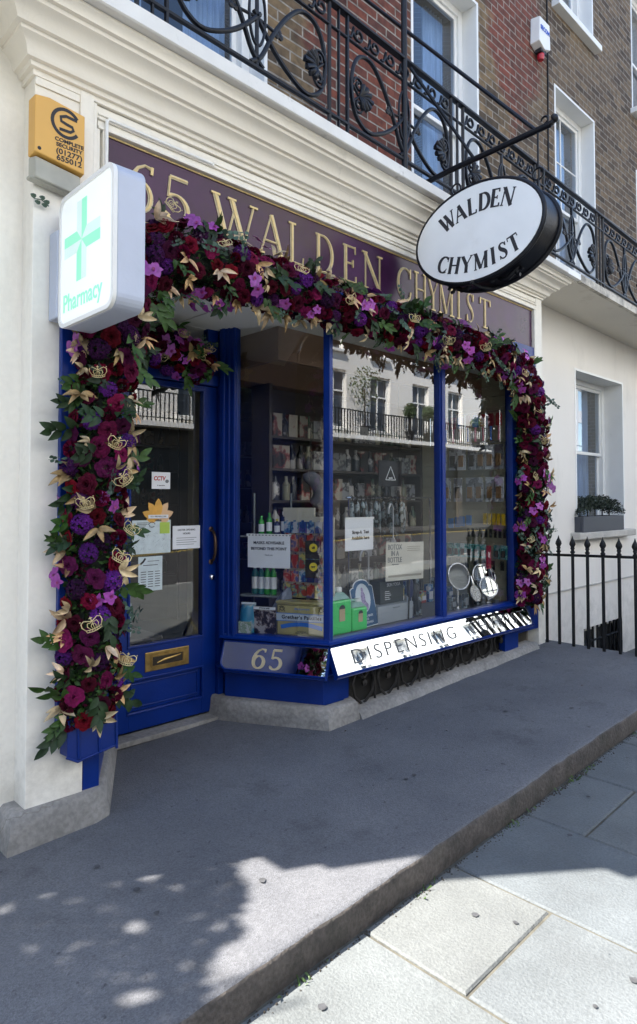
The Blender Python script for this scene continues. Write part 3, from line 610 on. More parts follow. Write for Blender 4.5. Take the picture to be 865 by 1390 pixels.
# small maker's tag
# ---- door
DY=3.6
DOOR=None
def doorparts():
    global DOOR
    mb=MB()
    # rails and stiles with glass opening 1.93..2.445 x .577..2.165
    mb.box(1.80,1.93,DY,DY+.045,.075,2.20);mb.box(2.445,2.553,DY,DY+.045,.075,2.20)
    mb.box(1.93,2.445,DY,DY+.045,2.165,2.20);mb.box(1.93,2.445,DY,DY+.045,.37,.577);mb.box(1.93,2.445,DY,DY+.045,.075,.185);mb.box(1.93,2.445,DY+.018,DY+.04,.185,.37)
    D=mb.build('door',BLUE,HOUSE,bevel=.003)
    mb=MB()
    def ring(x0,x1,z0,z1,w,y0,y1):
        mb.box(x0,x1,y0,y1,z0,z0+w);mb.box(x0,x1,y0,y1,z1-w,z1);mb.box(x0,x0+w,y0,y1,z0+w,z1-w);mb.box(x1-w,x1,y0,y1,z0+w,z1-w)
    ring(1.918,2.457,.565,2.177,.014,DY-.009,DY-.0005);ring(1.918,2.457,.172,.382,.012,DY-.008,DY-.0005);ring(1.95,2.425,.205,.35,.008,DY+.010,DY+.0178)
    mb.build('door_moulding',BLUE,D,bevel=.003)
    mb=MB();mb.box(1.932,2.443,DY+.020,DY+.026,.578,2.164);mb.build('door_glass',GLASS,D)
    mb=MB();M=frame((2.19,DY,.468),(1,0,0))
    mb.M=M;mb.box(-.155,.155,-.058,.058,0,.007);mb.build('letter_plate',BRASS,D,bevel=.004)
    mb=MB(M);mb.box(-.105,.105,-.026,.026,.0075,.009);mb.build('letter_slot',mat('dark_slot',(.03,.02,.01),.5),D)
    mb=MB(M);mb.box(-.112,.112,.027,.036,.0075,.013);mb.box(-.112,.112,-.036,-.027,.0075,.013);mb.box(-.118,-.108,-.03,.03,.0075,.012);mb.box(.108,.118,-.03,.03,.0075,.012)
    mb.tube([(-.075,-.012,.010),(-.03,.004,.018),(.05,.012,.018),(.09,.016,.011)],[.003,.007,.007,.003],6);mb.build('letter_flap',BRASS,D,smooth=40)
    mb=MB();x=2.512
    mb.tube([(x,DY-.003,1.255),(x,DY-.028,1.245),(x,DY-.048,1.20),(x,DY-.052,1.15),(x,DY-.048,1.10),(x,DY-.028,1.06),(x,DY-.003,1.05)],[.010,.010,.011,.013,.011,.010,.010],10)
    for z in(1.26,1.045):mb.lathe([(.018,0),(.018,-.004),(.012,-.008)],(x,DY,z),14,'y')
    mb.build('door_handle',mat('bronze_handle',(.09,.055,.04),.4,.8),D,smooth=40)
    mb=MB();mb.lathe([(.021,0),(.021,-.006),(.017,-.014),(.008,-.018)],(2.52,DY,.945),18,'y');mb.build('door_lock',CHROME,D,smooth=50)
    DOOR=D
doorparts()
mb=MB();mb.box(2.556,2.60,DY-.03,DY+.06,.05,2.80);mb.box(1.80,2.555,DY-.03,DY+.06,2.205,2.275);mb.box(1.80,2.555,DY-.02,DY+.06,2.74,2.86)
mb.box(1.76,1.80,DY-.03,DY+.06,.05,2.85);mb.box(2.47,2.555,DY-.015,DY+.04,2.275,2.74);mb.box(1.80,1.90,DY-.015,DY+.04,2.275,2.74)
mb.build('door_frame',BLUE,HOUSE,bevel=.004)
mb=MB();mb.box(1.90,2.47,DY+.01,DY+.016,2.276,2.739);mb.build('transom_pane',GLASS,HOUSE)
mb=MB();mb.box(1.41,2.62,DY-.10,DY+.02,.03,.062);mb.build('threshold',RENDER,HOUSE,bevel=.005)
# rounded corner of the transom light
mb=MB()
pts=[(2.47,2.739),(2.47,2.66)]+[(2.40+.07*math.cos(a),2.669+.07*math.sin(a)) for a in [i*PI/2/6 for i in range(7)]]
M=frame((0,DY-.016,0),(1,0,0));mb.M=M;mb.prism(pts,-.03,0.0);mb.build('transom_spandrel',BLUE,HOUSE)
# lobby soffit
mb=MB();mb.box(1.33,2.9,2.932,3.66,2.80,2.84);mb.build('lobby_soffit',STUC,HOUSE)
# ---- bay window
BAY=None
PA,PB,PC=(2.54,3.52),(2.88,2.87),(5.20,2.87)
SU=Vector((.4635,-.886,0))
def side(u,z,o=0): return (2.54+.4635*u-.886*o,3.52-.886*u-.4635*o,z)
MS=frame((2.54,3.52,0),(.4635,-.886,0))
mb=MB()
mb.sweep([PA,PB,PC,(5.33,3.05)],[(-.05,.556),(.016,.556),(.024,.560),(.024,.567),(.018,.572),(.010,.575),(.0,.588),(-.05,.592)])
BAY=mb.build('bay_window',BLUE,HOUSE,smooth=30)
mb=MB(MS);mb.box(-.02,.105,.56,2.84,-.06,.0);mb.box(.0,.022,.56,2.80,0,.012);mb.box(.042,.058,.56,2.80,0,.010);mb.box(.078,.098,.56,2.80,0,.014)
mb.build('mullion',BLUE,BAY,bevel=.004)
mb=MB();mb.prism([(2.867,2.905),(2.884,2.864),(2.912,2.864),(2.915,2.905),(2.893,2.925)],.56,2.84);mb.build('mullion',BLUE,BAY,bevel=.004)
mb=MB();mb.box(4.06,4.135,2.872,2.93,.56,2.84);mb.box(4.075,4.12,2.862,2.872,.58,2.8);mb.build('mullion',BLUE,BAY,bevel=.004)
mb=MB();mb.box(5.12,5.20,2.872,2.94,.56,2.84);mb.box(5.20,5.57,2.884,2.95,.30,2.84);mb.build('mullion',BLUE,BAY,bevel=.004)
mb=MB();mb.sweep([PA,(2.88,2.875),(5.2,2.875)],[(-.05,2.62),(-.002,2.62),(.0,2.65),(.012,2.66),(.012,2.70),(-.05,2.85)]);mb.build('head_rail',BLUE,BAY)
mb=MB(MS);mb.box(.10,.715,.575,2.64,-.032,-.026);mb.build('pane',GLASS,BAY)
mb=MB();mb.box(2.908,4.062,2.900,2.906,.575,2.64);mb.build('pane',GLASS,BAY)
mb=MB();mb.box(4.133,5.122,2.900,2.906,.575,2.64);mb.build('pane',GLASS,BAY)
# mirrored stall strips, leaning back so the foot stands proud
def tiltM(base,x,t):
    x=Vector(x).normalized();n=Vector((0,0,1)).cross(x)*-1  # outward
    n=x.cross(Vector((0,0,1)));y=(Vector((0,0,1))*math.cos(t)-n*math.sin(t));return frame(base,x,y)
TL=R(24)
m1=tiltM((2.54-.886*.085,3.52-.4635*.085,.365),(.4635,-.886,0),TL)
m2=tiltM((2.88-.02,2.87-.078,.365),(1,0,0),TL)
def strip(M,x0,x1,h,rc,nm):
    pts=[(x1,h-.012),(x1,.014),(x0+rc,.014)]
    if rc: pts+=[(x0+rc-rc*math.sin(a),.014+rc-rc*math.cos(a)) for a in [i*PI/2/6 for i in range(1,7)]]
    pts+=[(x0,h-.012)]
    mb=MB(M);mb.prism(pts[::-1] if False else pts,-.004,.0);ob=mb.build('mirror_strip',MIRROR,BAY)
    mb=MB(M);lp=[(p[0],p[1],.002) for p in pts];mb.tube(lp,.0085,6,closed=True);mb.build('strip_bead',BLUE,BAY,smooth=60)
    mb=MB(M);mb.box(x0+rc*.5,x1+.008,0.0,h,-.03,-.005);mb.build('strip_backing',BLUE,BAY)
    return ob
s1=strip(m1,.03,.735,.207,.05,'a');s2=strip(m2,.02,2.46,.207,0,'b')
mb=MB(m1);
letter(mb,'6',.235,.036,.125,1.15,.002,.001,.15,.07);letter(mb,'5',.355,.036,.125,1.15,.002,.001,.15,.07);mb.build('mirror_lettering',GOLDL,BAY)
text('DISPENSING  CHYMIST',.135,m2@Matrix.Translation((1.27,.102,.001)),mat('etched_black',(.10,.10,.10),.6),'mirror_lettering',BAY,xs=1.27,bold=-.0016,sp=1.28,shear=0)
# riser, plinth, grille
mb=MB();mb.sweep([(2.56,3.56),PA,(2.87,2.90),(3.12,2.90)],[(-.05,.12),(-.03,.12),(-.03,.345),(.03,.375),(.0,.40),(-.02,.552),(-.05,.552)]);mb.build('stall_riser',BLUE,BAY);mb=MB();mb.box(5.0,5.2,2.93,3.0,.12,.5);mb.box(4.98,5.2,2.88,2.93,.10,.5);mb.build('riser_leg',BLUE,BAY)
mb=MB();mb.box(3.0,5.3,2.95,2.97,-.1,.55);mb.build('vent_shade_panel',mat('vent_shade_black',(.012,.011,.01),.9),BAY)  # flat near-black panel, the shade of the recess put into its colour
gplinth([(2.54,3.60),(2.545,3.50),(2.865,2.868),(3.10,2.868),(3.14,2.95)],t=.03,h0=-.05,h1=.178,par=HOUSE)
mb=MB()
n=44;vs=[]
for i in range(n+1):
    x=3.12+(5.45-3.12)*i/n;w=.012*noise.noise(Vector((x*5,0,0)))
    for (y,z) in ((2.82+w-.02,g(x)-.02),(2.83+w,g(x)+.03+w*.5),(2.85+w,g(x)+.05+w),(2.95,g(x)+.055)):vs.append((x,y,z))
mb.add(vs,[(i*4+k,(i+1)*4+k,(i+1)*4+k+1,i*4+k+1) for i in range(n) for k in range(3)]);mb.add([vs[k] for k in range(4)],[(0,1,2,3)])
mb.build('kerb_stone',RENDER,HOUSE,smooth=60)
mb=MB();mb.box(5.42,5.71,2.84,2.95,-.05,.148);mb.build('pier_foot',RENDER,HOUSE,bevel=.01)
mb=MB()
Yg=2.915
for k in range(2):mb.tube([(3.1,Yg,.075+k*.30),(5.0,Yg,.13+k*.25)],.009,6)
for i in range(8):
    cx=3.24+i*.245;zb=g(cx)+.05;hh=.30-.012*i
    for sg in(-1,1):
        pts=[(cx+sg*.012,Yg,zb),(cx+sg*.085,Yg-.006,zb+hh*.2),(cx+sg*.105,Yg-.008,zb+hh*.5),(cx+sg*.06,Yg-.006,zb+hh*.8),(cx-sg*.03,Yg-.004,zb+hh*.86),(cx-sg*.05,Yg-.006,zb+hh*.66),(cx,Yg-.01,zb+hh*.55),(cx+sg*.03,Yg-.01,zb+hh*.65)]
        mb.tube(pts,.0095,6)
    mb.tube([(cx+.122,Yg,zb-.02),(cx+.122,Yg,zb+hh+.02)],.008,6)
    mb.lathe([(.0,-.014),(.022,-.008),(.022,.008),(.0,.014)],(cx,Yg-.012,zb+hh*.45),10,'y')
mb.build('vent_grille',RUST,BAY,smooth=50)
# left pilaster console: blue moulded block with ribs at the foot of the garland
mb=MB(frame((1.215,2.855,.33),(1,0,0)))
vs=[(0,0,.02),(.235,0,.02),(.235,.17,-.01),(0,.17,-.01)]
mb.prism([(.0,.012),(.05,-.02),(.235,.01),(.235,.19),(.0,.19)],-.02,.05,.97)
for x in(.055,.15,.232):mb.tube([(x,-.006,.052),(x-.006,.19,.052)],.007,8)
mb.tube([(0,.012,.05),(.05,-.018,.05),(.235,.01,.05)],.006,8)
mb.build('pilaster_console',BLUE,HOUSE,bevel=.003)
mb=MB();mb.box(1.19,1.42,2.85,2.879,.42,2.72);mb.build('pilaster',BLUE,HOUSE,bevel=.004)

# ------------------------------------------------------------------ interior shell
mb=MB()
mb.box(1.0,5.6,7.6,7.65,0,2.9);mb.box(1.0,1.05,3.66,7.6,0,2.9);mb.box(5.55,5.6,2.99,7.6,0,2.9)
mb.build('interior_wall',INTW,HOUSE)
mb=MB();mb.add([(1.0,3.66,.055),(5.6,3.66,.055),(5.6,7.6,.055),(1.0,7.6,.055)],[(0,1,2,3)]);mb.build('interior_floor',DARK,HOUSE)
mb=MB()
for i in range(8):
    for k in range(8):
        x,y=1.05+i*.6,3.0+k*.6
        if x<5.5:mb.box(x+.006,min(x+.594,5.55),y+.006,y+.594,2.58,2.60)
mb.build('ceiling',CEIL,HOUSE)
mb=MB();mb.box(2.2,5.55,3.95,4.2,2.36,2.579);mb.box(2.75,5.5,3.2,3.24,2.36,2.578);mb.box(2.75,2.79,3.24,3.95,2.36,2.578);mb.build('bulkhead',BROWN,HOUSE)
mb=MB();mb.prism([(2.60,3.55),(2.93,2.94),(5.50,2.94),(5.50,3.75),(2.60,3.75)],.50,.572);mb.build('display_floor',mat('display_floor',(.10,.10,.12),.4),BAY)
# slatted display board closing the right end of the bay
BOARD=mat('olive_slatboard',(.46,.42,.30),.6,var=.1,scale=3)
mb=MB();z=.575
while z<2.56:
    mb.box(5.17,5.19,2.945,3.9,z,z+.094);z+=.1
mb.box(5.19,5.2,2.945,3.9,.575,2.57);mb.build('slat_board',BOARD,HOUSE)

# ------------------------------------------------------------------ goods in the side window
def P3(u,z,o): return side(u,z,o)
def board_item(name,label,cat,M,w,h,th,mt,group=None,bevel=0):
    o=M@Vector((0,0,0));t=thing(name,o,label,cat,group)
    mb=MB(M);mb.box(-w/2,w/2,-h/2,h/2,0,th);mb.build('sheet' if th<.01 else 'board',mt,t,bevel=bevel);return t
NT='paper notices fixed inside the glass'
M=MS@Matrix.Translation((.315,1.117,-.045))
t=board_item('notice','white landscape notice advising masks, in a clip strip above the gold tin','notice',M,.295,.205,.002,PAPER,NT)
for s_,z_ in (('MASKS ADVISABLE',.058),('BEYOND THIS POINT',.020)):text(s_,.026,M@Matrix.Translation((0,z_,.0035)),INK,'lettering',t,bold=.0004)
text('Thank you',.013,M@Matrix.Translation((0,-.02,.0035)),INKG,'lettering',t)
mb=MB(M);mb.box(-.155,.155,.10,.116,.002,.006);mb.build('clip_strip',WHITE,t)
mb=MB(M)
for i in range(13):
    x=-.14+i*.0235;mb.box(x,x+.012,.104,.111,.0065,.0072)
mb.build('strip_print',INKG,t)
# gold tin
GT=mat('tin_gold',(.46,.40,.17),.38,.35,var=.12,scale=12);TB=mat('tin_blue',(.03,.16,.55),.4);TBP=mat('tin_pale',(.45,.52,.58),.4)
M=MS@Matrix.Translation((.528,.70,-.075))
t=thing('pastille_tin',M@Vector((0,-.1,-.05)),'large gold and blue pastille tin standing in the side window beside the corner mullion','tin')
mb=MB(M);mb.box(-.172,.172,-.118,.085,-.10,0);mb.build('tin_body',GT,t,bevel=.008)
mb=MB(M);mb.box(-.176,.176,.085,.103,-.104,.004);mb.build('lid',GT,t,bevel=.006)
mb=MB(M);mb.box(-.172,.172,-.02,.024,.0005,.002);mb.build('label_band',TBP,t)
mb=MB(M);mb.box(-.172,.172,.024,.028,.001,.0028);mb.box(-.172,.172,-.024,-.02,.001,.0028);mb.ribbon([(-.14+.28*i/16,-.062+.022*math.sin(PI*i/16)) for i in range(17)],.026,.002,.001);mb.build('label_ribbon',TB,t)
for (x,z) in((-.135,.055),(.13,.055)):
    mb=MB(M@Matrix.Translation((x,z,0)));mb.ribbon([(.022*math.cos(a)*(.4+.6*a/9),.016*math.sin(a)*(.4+.6*a/9)) for a in [i*.4 for i in range(23)]],.004,.0015,.0005);mb.ribbon([(-.02,-.02),(0,.018),(.022,-.018)],.003,.0015,.0005);mb.build('ornament',mat('tin_line',(.08,.07,.03),.5),t)
mb=MB(M);
for a,b,c,d in((-.165,.078,.165,.078),(-.165,-.11,.165,-.11)):mb.ribbon([(a,b),(c,d)],.003,.001,.0005)
mb.ribbon([(-.165,.078),(-.165,-.11)],.003,.001,.0005);mb.ribbon([(.165,.078),(.165,-.11)],.003,.001,.0005);mb.build('border_line',INK,t)
text("Grether's Pastilles",.032,M@Matrix.Translation((0,.002,.003)),INK,'lettering',t,bold=.0008,sp=1.12)
text("Blackcurrant",.020,M@Matrix.Translation((0,.056,.001)),TB,'lettering',t,shear=.4)
text("PASTILLES FOR\nTHROAT AND VOICE",.009,M@Matrix.Translation((0,-.092,.001)),INK,'lettering',t)
# blue wipes pack and picture box
BLP=picture('blue_pack',(.04,.32,.55),(.08,.45,.68),(.6,.7,.72),9)
M=MS@Matrix.Translation((.155,.575,-.09))
t=thing('soft_pack',M@Vector((0,0,-.04)),'bright blue and pale green soft pack in the left corner of the side window','pack')
mb=MB(M)
seg=10
for i in range(seg):
    a,b=i/seg,(i+1)/seg
mb.lathe([(.001,0),(.052,.003),(.058,.02),(.060,.10),(.055,.165),(.048,.18),(.046,.195)],(0,0,0),18,'y');ob=mb.build('bag',[BLP],t,smooth=60)
mb=MB(M);mb.box(-.05,.05,.192,.205,-.006,.006);mb.build('seal',PAPER,t)
mb=MB(M);mb.box(-.045,.045,.005,.09,.0605,.062);mb.build('front_print',picture('leaf_print',(.5,.6,.45),(.15,.35,.12),(.75,.8,.75),60),t)
M=MS@Matrix.Translation((.278,.660,-.062))
t=thing('photo_magazine',M@Vector((0,-.09,0)),'small magazine with a monochrome photo cover leaning beside the gold tin','magazine')
mb=MB(M);mb.box(-.076,.076,-.09,.10,-.012,0);mb.build('cover',picture('mono_photo',(.03,.02,.02),(.28,.2,.18),(.75,.7,.68),30),t)
mb=MB(M);mb.box(-.076,.076,.083,.1,.0005,.0015);mb.build('masthead',PAPER,t)
text('STYLE & HAIR',.012,M@Matrix.Translation((0,.0915,.002)),INK,'lettering',t,bold=.0004)
# card rack behind the notice
RED=picture('red_packs',(.45,.05,.04),(.6,.35,.25),(.12,.12,.3),22);BLUP=picture('blue_packs',(.03,.08,.3),(.1,.3,.5),(.6,.6,.65),22);MIX=picture('mixed_packs',(.5,.08,.06),(.05,.35,.4),(.7,.6,.2),26)
M=MS@Matrix.Translation((.50,1.0,-.24))@Matrix.Rotation(R(-6),4,'Y')
t=thing('card_rack',M@Vector((0,-.4,0)),'cream spinner rack hung with coloured hair accessory packs behind the side glass','display rack')
mb=MB(M);mb.box(-.16,.20,-.20,.34,-.02,0);mb.box(-.17,.06,.34,.40,-.02,.001);mb.tube([(0,-.42,-.03),(0,-.2,-.03)],.012,8);mb.lathe([(.13,0),(.13,.015),(.02,.02)],(0,-.425,-.03),16,'y');mb.build('stand',mat('rack_card',(.5,.47,.38),.7),t)
rc=random.Random(11)
for r_,(z,h) in enumerate(((.27,.075),(.165,.11),(.045,.09),(-.055,.07),(-.15,.085))):
    for k in range(6):
        x=-.13+k*.058;mt=rc.choice([RED,BLUP,MIX]) if r_ else BLUP
        if r_==1:mt=RED
        mb=MB(M);mb.box(x-.026,x+.024,z-h/2,z+h/2,.01+.004*(k%2),.022+.004*(k%2));mb.box(x-.006,x+.006,z+h/2,z+h/2+.01,.012,.03);mb.build('hanging_pack',mt,t)
YS=mat('yellow_sticker',(.75,.58,.05),.4)
for i,z in enumerate((1.15,1.03)):
    M=MS@Matrix.Translation((.616,z,-.05))
    o=MB(M);o.lathe([(.027,0),(.027,.002)],(0,0,0),20,'z');t=thing('price_sticker',M@Vector((0,0,0)),('upper' if i==0 else 'lower')+' round yellow sticker on black card beside the masks notice','sticker','round yellow stickers')
    o.build('disc',YS,t);b=MB(M);b.box(-.055,.04,-.07,.045,-.004,-.001);b.build('black_card',INK,t)
    text('£8' if i==0 else 'NEW',.02 if i==0 else .012,M@Matrix.Translation((0,0,.003)),INK,'lettering',t,bold=.001)
# green bottles at the back left of the side window
GR=mat('green_bottle',(.03,.30,.03),.25,var=.1,coat=.3);YC=mat('yellow_cap',(.6,.5,.04),.4);NAVY=mat('navy_bottle',(.02,.03,.12),.3)
def bottle(loc,label,mt,capm,h=.2,r=.03,group=None,lab=PAPER,name='bottle'):
    t=thing(name,loc,label,'bottle',group);x,y,z=loc
    mb=MB();mb.lathe([(r*.9,z),(r,z+.01),(r,z+h*.68),(r*.85,z+h*.76),(r*.4,z+h*.83),(r*.38,z+h*.86)],(x,y,0),14);mb.build('body',mt,t,smooth=50)
    mb=MB();mb.lathe([(r*.45,z+h*.86),(r*.45,z+h*.985),(r*.38,z+h)],(x,y,0),12);mb.build('cap',capm,t,smooth=50)
    mb=MB();mb.lathe([(r*1.02,z+h*.18),(r*1.02,z+h*.58)],(x,y,0),14);mb.build('label',lab,t,smooth=50);return t
SH=mat('glass_shelf',(.2,.22,.22),.2)
mb=MB();mb.prism([P3(.04,0,-.20)[:2],P3(.34,0,-.20)[:2],P3(.34,0,-.42)[:2],P3(.04,0,-.42)[:2]],1.20,1.212);mb.prism([P3(.04,0,-.20)[:2],P3(.34,0,-.20)[:2],P3(.34,0,-.42)[:2],P3(.04,0,-.42)[:2]],.80,.812)
for u in(.05,.33):
    p=P3(u,0,-.41);mb.tube([(p[0],p[1],.55),(p[0],p[1],1.5)],.008,6)
tag(mb.build('corner_shelf_stand',SH,loc=P3(.2,.55,-.3)),'low two tier glass shelf stand behind the masks notice','shelf')
for k,(u,c,cp,h,l) in enumerate(((.17,GR,GR,.13,'dark green bottle on the upper tier, left of the yellow capped bottles'),(.22,GR,GR,.15,'tall bright green bottle on the upper tier'),(.27,NAVY,YC,.11,'navy bottle with a yellow cap on the upper tier'),(.31,NAVY,PAPER,.16,'slim bottle with a white pointed cap at the right end of the upper tier'))):
    p=P3(u,1.213,-.26-.02*k);bottle(p,l,c,cp,h,.02)
for k,u in enumerate((.12,.165,.21,.255)):
    p=P3(u,.813,-.27);bottle(p,['teal shampoo bottle at the left end of the lower tier','pale teal shampoo bottle second along the lower tier','green shampoo bottle third along the lower tier','green shampoo bottle at the right end of the lower tier'][k],mat('teal',(.02,.16,.15),.3) if k<2 else GR,WHITE if k<2 else GR,.20,.022)
# grey bag
mb=MB();p=P3(.36,.82,-.17)
t=thing('plastic_bag',P3(.33,.57,-.17),'crumpled grey plastic bag slumped behind the magazine and the gold tin','bag')
mb=MB();vs=[];rb=random.Random(2)
for i in range(9):
    f=i/8
    for k in range(18):
        a=2*PI*k/18;r=(.10*(1-f)**.6+.012)*(1+.25*noise.noise(Vector((math.cos(a)*2,math.sin(a)*2,f*4))));q=P3(.30+.10*f,.575+.30*f,-.17);vs.append((q[0]+r*math.cos(a),q[1]+r*math.sin(a)*.7,q[2]+.015*noise.noise(Vector((a*3,f*5,1)))))
mb.add(vs,[(i*18+k,i*18+(k+1)%18,(i+1)*18+(k+1)%18,(i+1)*18+k) for i in range(8) for k in range(18)]+[tuple(8*18+k for k in range(18))]);mb.build('bag_film',mat('grey_film',(.16,.18,.22),.3,var=.3,scale=20),t,smooth=30)
# grey neck pillow hung high
t=thing('neck_pillow',P3(.50,1.25,-.34),'curved grey velour neck pillow on a hook high behind the side glass','pillow')
mb=MB();pts=[];rs=[]
for i in range(13):
    a=R(-70+200*i/12);pts.append(P3(.50+.055*math.cos(a),1.50+.095*math.sin(a),-.34));rs.append(.036+.018*abs(math.sin(a*1.0)))
rs[0]=.02;rs[-1]=.02
mb.tube(pts,rs,12);mb.build('cushion',mat('grey_velour',(.10,.10,.115),.8,var=.2),t,smooth=80)
mb=MB();q=P3(.5,1.66,-.34);mb.tube([q,(q[0],q[1],2.0)],.003,5);mb.build('hang_cord',INK,t)

# ------------------------------------------------------------------ goods in the front window
def MFr(x,y,z,rot=0): return frame((x,y,z),(1,0,0))@Matrix.Rotation(R(rot),4,'Z')
M=MFr(3.22,2.925,1.225)
t=board_item('notice','white portrait notice about the strep test, upper middle of the front window','notice',M,.275,.21,.002,PAPER,NT)
for s_,z_ in (('Strep-A  Test',.014),('Available here',-.024)):text(s_,.030,M@Matrix.Translation((.01,z_,.0035)),INK,'lettering',t,bold=.0009)
mb=MB(M);mb.box(-.14,.145,.1,.113,.002,.005);mb.build('clip_strip',WHITE,t)
M=MFr(3.74,2.955,1.015,-1.5)
t=board_item('poster','cream poster with tall grey capitals hanging beside the centre mullion','poster',M,.43,.27,.003,mat('cream_poster',(.62,.59,.50),.6,var=.08,scale=5),NT)
for s_,z_ in (('BOTOX',.100),('IN A',.055),('BOTTLE',.010)):text(s_,.052,M@Matrix.Translation((-.120,z_,.0045)),INKG,'lettering',t,xs=.85,bold=.0003)
text('thephotoserum',.012,M@Matrix.Translation((-.115,-.02,.0045)),INKG,'small_print',t)
for i in range(4):
    pass
mb=MB(M)
for i in range(3):mb.box(.02,.17,.10-i*.014,.104-i*.014,.0042,.005)
mb.box(-.19,.19,-.11,-.095,.0042,.005);mb.build('text_lines',mat('faint_print',(.35,.32,.26),.6),t)
# jerrycans
CAN=mat('mint_green_liquid_can',(.07,.66,.16),.28,var=.08,coat=.3);CANT=mat('can_clear_plastic',(.32,.50,.42),.2,var=.1)
TAG=mat('kraft_tag',(.55,.42,.26),.7)
def can(x,y,w,h,dp,label,cap=True):
    z=.574;t=thing('jerrycan',(x,y,z),label,'canister','green plastic canisters in the front window')
    mb=MB();mb.box(x-w/2,x+w/2,y-dp/2,y+dp/2,z,z+h*.78);mb.build('body',CAN,t,bevel=.014)
    mb=MB();mb.prism([(x-w/2+.002,y-dp/2+.002),(x+w/2-.002,y-dp/2+.002),(x+w/2-.002,y+dp/2-.002),(x-w/2+.002,y+dp/2-.002)],z+h*.78,z+h*.94,.55);mb.build('shoulder',CANT,t,bevel=.008)
    mb=MB();mb.tube([(x-w*.42,y,z+h*.80),(x-w*.40,y,z+h*.97),(x-w*.2,y,z+h*1.0),(x+w*.02,y,z+h*.99)],.011,8);mb.build('handle',CANT,t,smooth=50)
    mb=MB();mb.lathe([(.021,z+h*.93),(.021,z+h*1.04),(.018,z+h*1.05)],(x+w*.2,y,0),14);mb.build('cap',WHITE,t,smooth=50)
    mb=MB();mb.box(x-w*.13,x+w*.15,y-dp/2-.003,y-dp/2-.0005,z+h*.30,z+h*.58);mb.build('label',TAG,t)
    mb=MB(frame((x+w*.01,y-dp/2-.003,z+h*.58),(1,0,0)));mb.prism([(.14*w*math.cos(a),.14*w*math.sin(a)) for a in [i*PI/8 for i in range(9)]],0,.002);mb.build('label_top',INK,t)
can(3.115,3.05,.19,.285,.13,'large green canister with white cap, second from the corner mullion')
can(3.295,3.04,.15,.20,.11,'smaller green canister standing against the blue arched showcard')
can(2.985,3.00,.08,.15,.08,'smallest green canister half hidden by the corner mullion')
# arched standee
M=frame((3.42,3.03,.575),(1,0,0),(0,.18,1))@Matrix.Rotation(R(3),4,'Z')
t=thing('showcard',(3.42,3.03,.575),'navy arched showcard with a white oval and lilac figure, leaning beside the canisters','showcard')
def arch(w,h,sh):
    return [(-w/2,0),(w/2,0),(w/2,h-sh),(w/2-.02,h-sh+.012)]+[((w/2-.035)*math.cos(a),h-sh+.012+(sh-.012)*math.sin(a)) for a in [i*PI/12 for i in range(13)]]+[(-w/2+.02,h-sh+.012),(-w/2,h-sh)]
mb=MB(M);mb.prism(arch(.235,.33,.06),-.004,0);mb.build('card_edge',PAPER,t)
mb=MB(M);mb.prism([(p[0]*.95,p[1]*.96+.006) for p in arch(.235,.33,.06)],.0003,.0015);mb.build('card_face',mat('navy_card',(.02,.09,.21),.4),t)
mb=MB(M@Matrix.Translation((0,.20,0)));mb.prism([(.075*math.cos(a),.10*math.sin(a)) for a in [i*2*PI/28 for i in range(28)]],.002,.003);mb.build('oval',mat('pale_oval',(.66,.72,.78),.5),t)
LIL=mat('lilac_print',(.33,.27,.45),.6,var=.4,scale=60)
mb=MB(M@Matrix.Translation((0,.20,0)));mb.prism([(-.012,-.09),(.035,-.085),(.045,-.05),(.02,-.02),(.022,.02),(.01,.045),(-.012,.045),(-.022,.015),(-.018,-.02),(-.03,-.055)],.0032,.004);mb.prism([(.0+.012*math.cos(a),.058+.015*math.sin(a)) for a in [i*2*PI/12 for i in range(12)]],.0032,.004);mb.build('figure',LIL,t)
text('LONDON MADE\nSINCE\nPURE BEESWAX',.022,M@Matrix.Translation((0,.052,.002)),PAPER,'lettering',t,xs=.9)
# boxes
t=thing('gift_box',(3.72,3.12,.575),'long pale grey box lying under the dark box in the front window','box')
mb=MB();mb.box(3.53,3.925,3.03,3.22,.575,.655);mb.build('box_base',mat('pale_grey_card',(.34,.37,.40),.5,var=.04),t,bevel=.003)
mb=MB();mb.box(3.527,3.928,3.027,3.223,.655,.70);mb.build('lid',mat('pale_grey_card',(.36,.39,.42),.5,var=.04),t,bevel=.003)
text('simply luxurious',.012,frame((3.73,3.0265,.678),(1,0,0)),INKG,'lettering',t)
t=thing('dark_box',(3.73,3.13,.70),'charcoal box printed with white capitals, standing on the pale grey box','box')
mb=MB();mb.box(3.60,3.865,3.07,3.2,.7015,.865);mb.build('carton',mat('charcoal_card',(.035,.045,.045),.5,var=.06),t,bevel=.003)
text('SKIN YOGA',.034,frame((3.75,3.0685,.835),(1,0,0)),PAPER,'lettering',t,xs=.85)
mb=MB(frame((3.70,3.0685,.80),(1,0,0)))
for i in range(5):mb.box(-.05,.0+.01*(i%3),-.012-i*.014,-.008-i*.014,.0005,.001)
mb.build('small_print',PAPER,t)
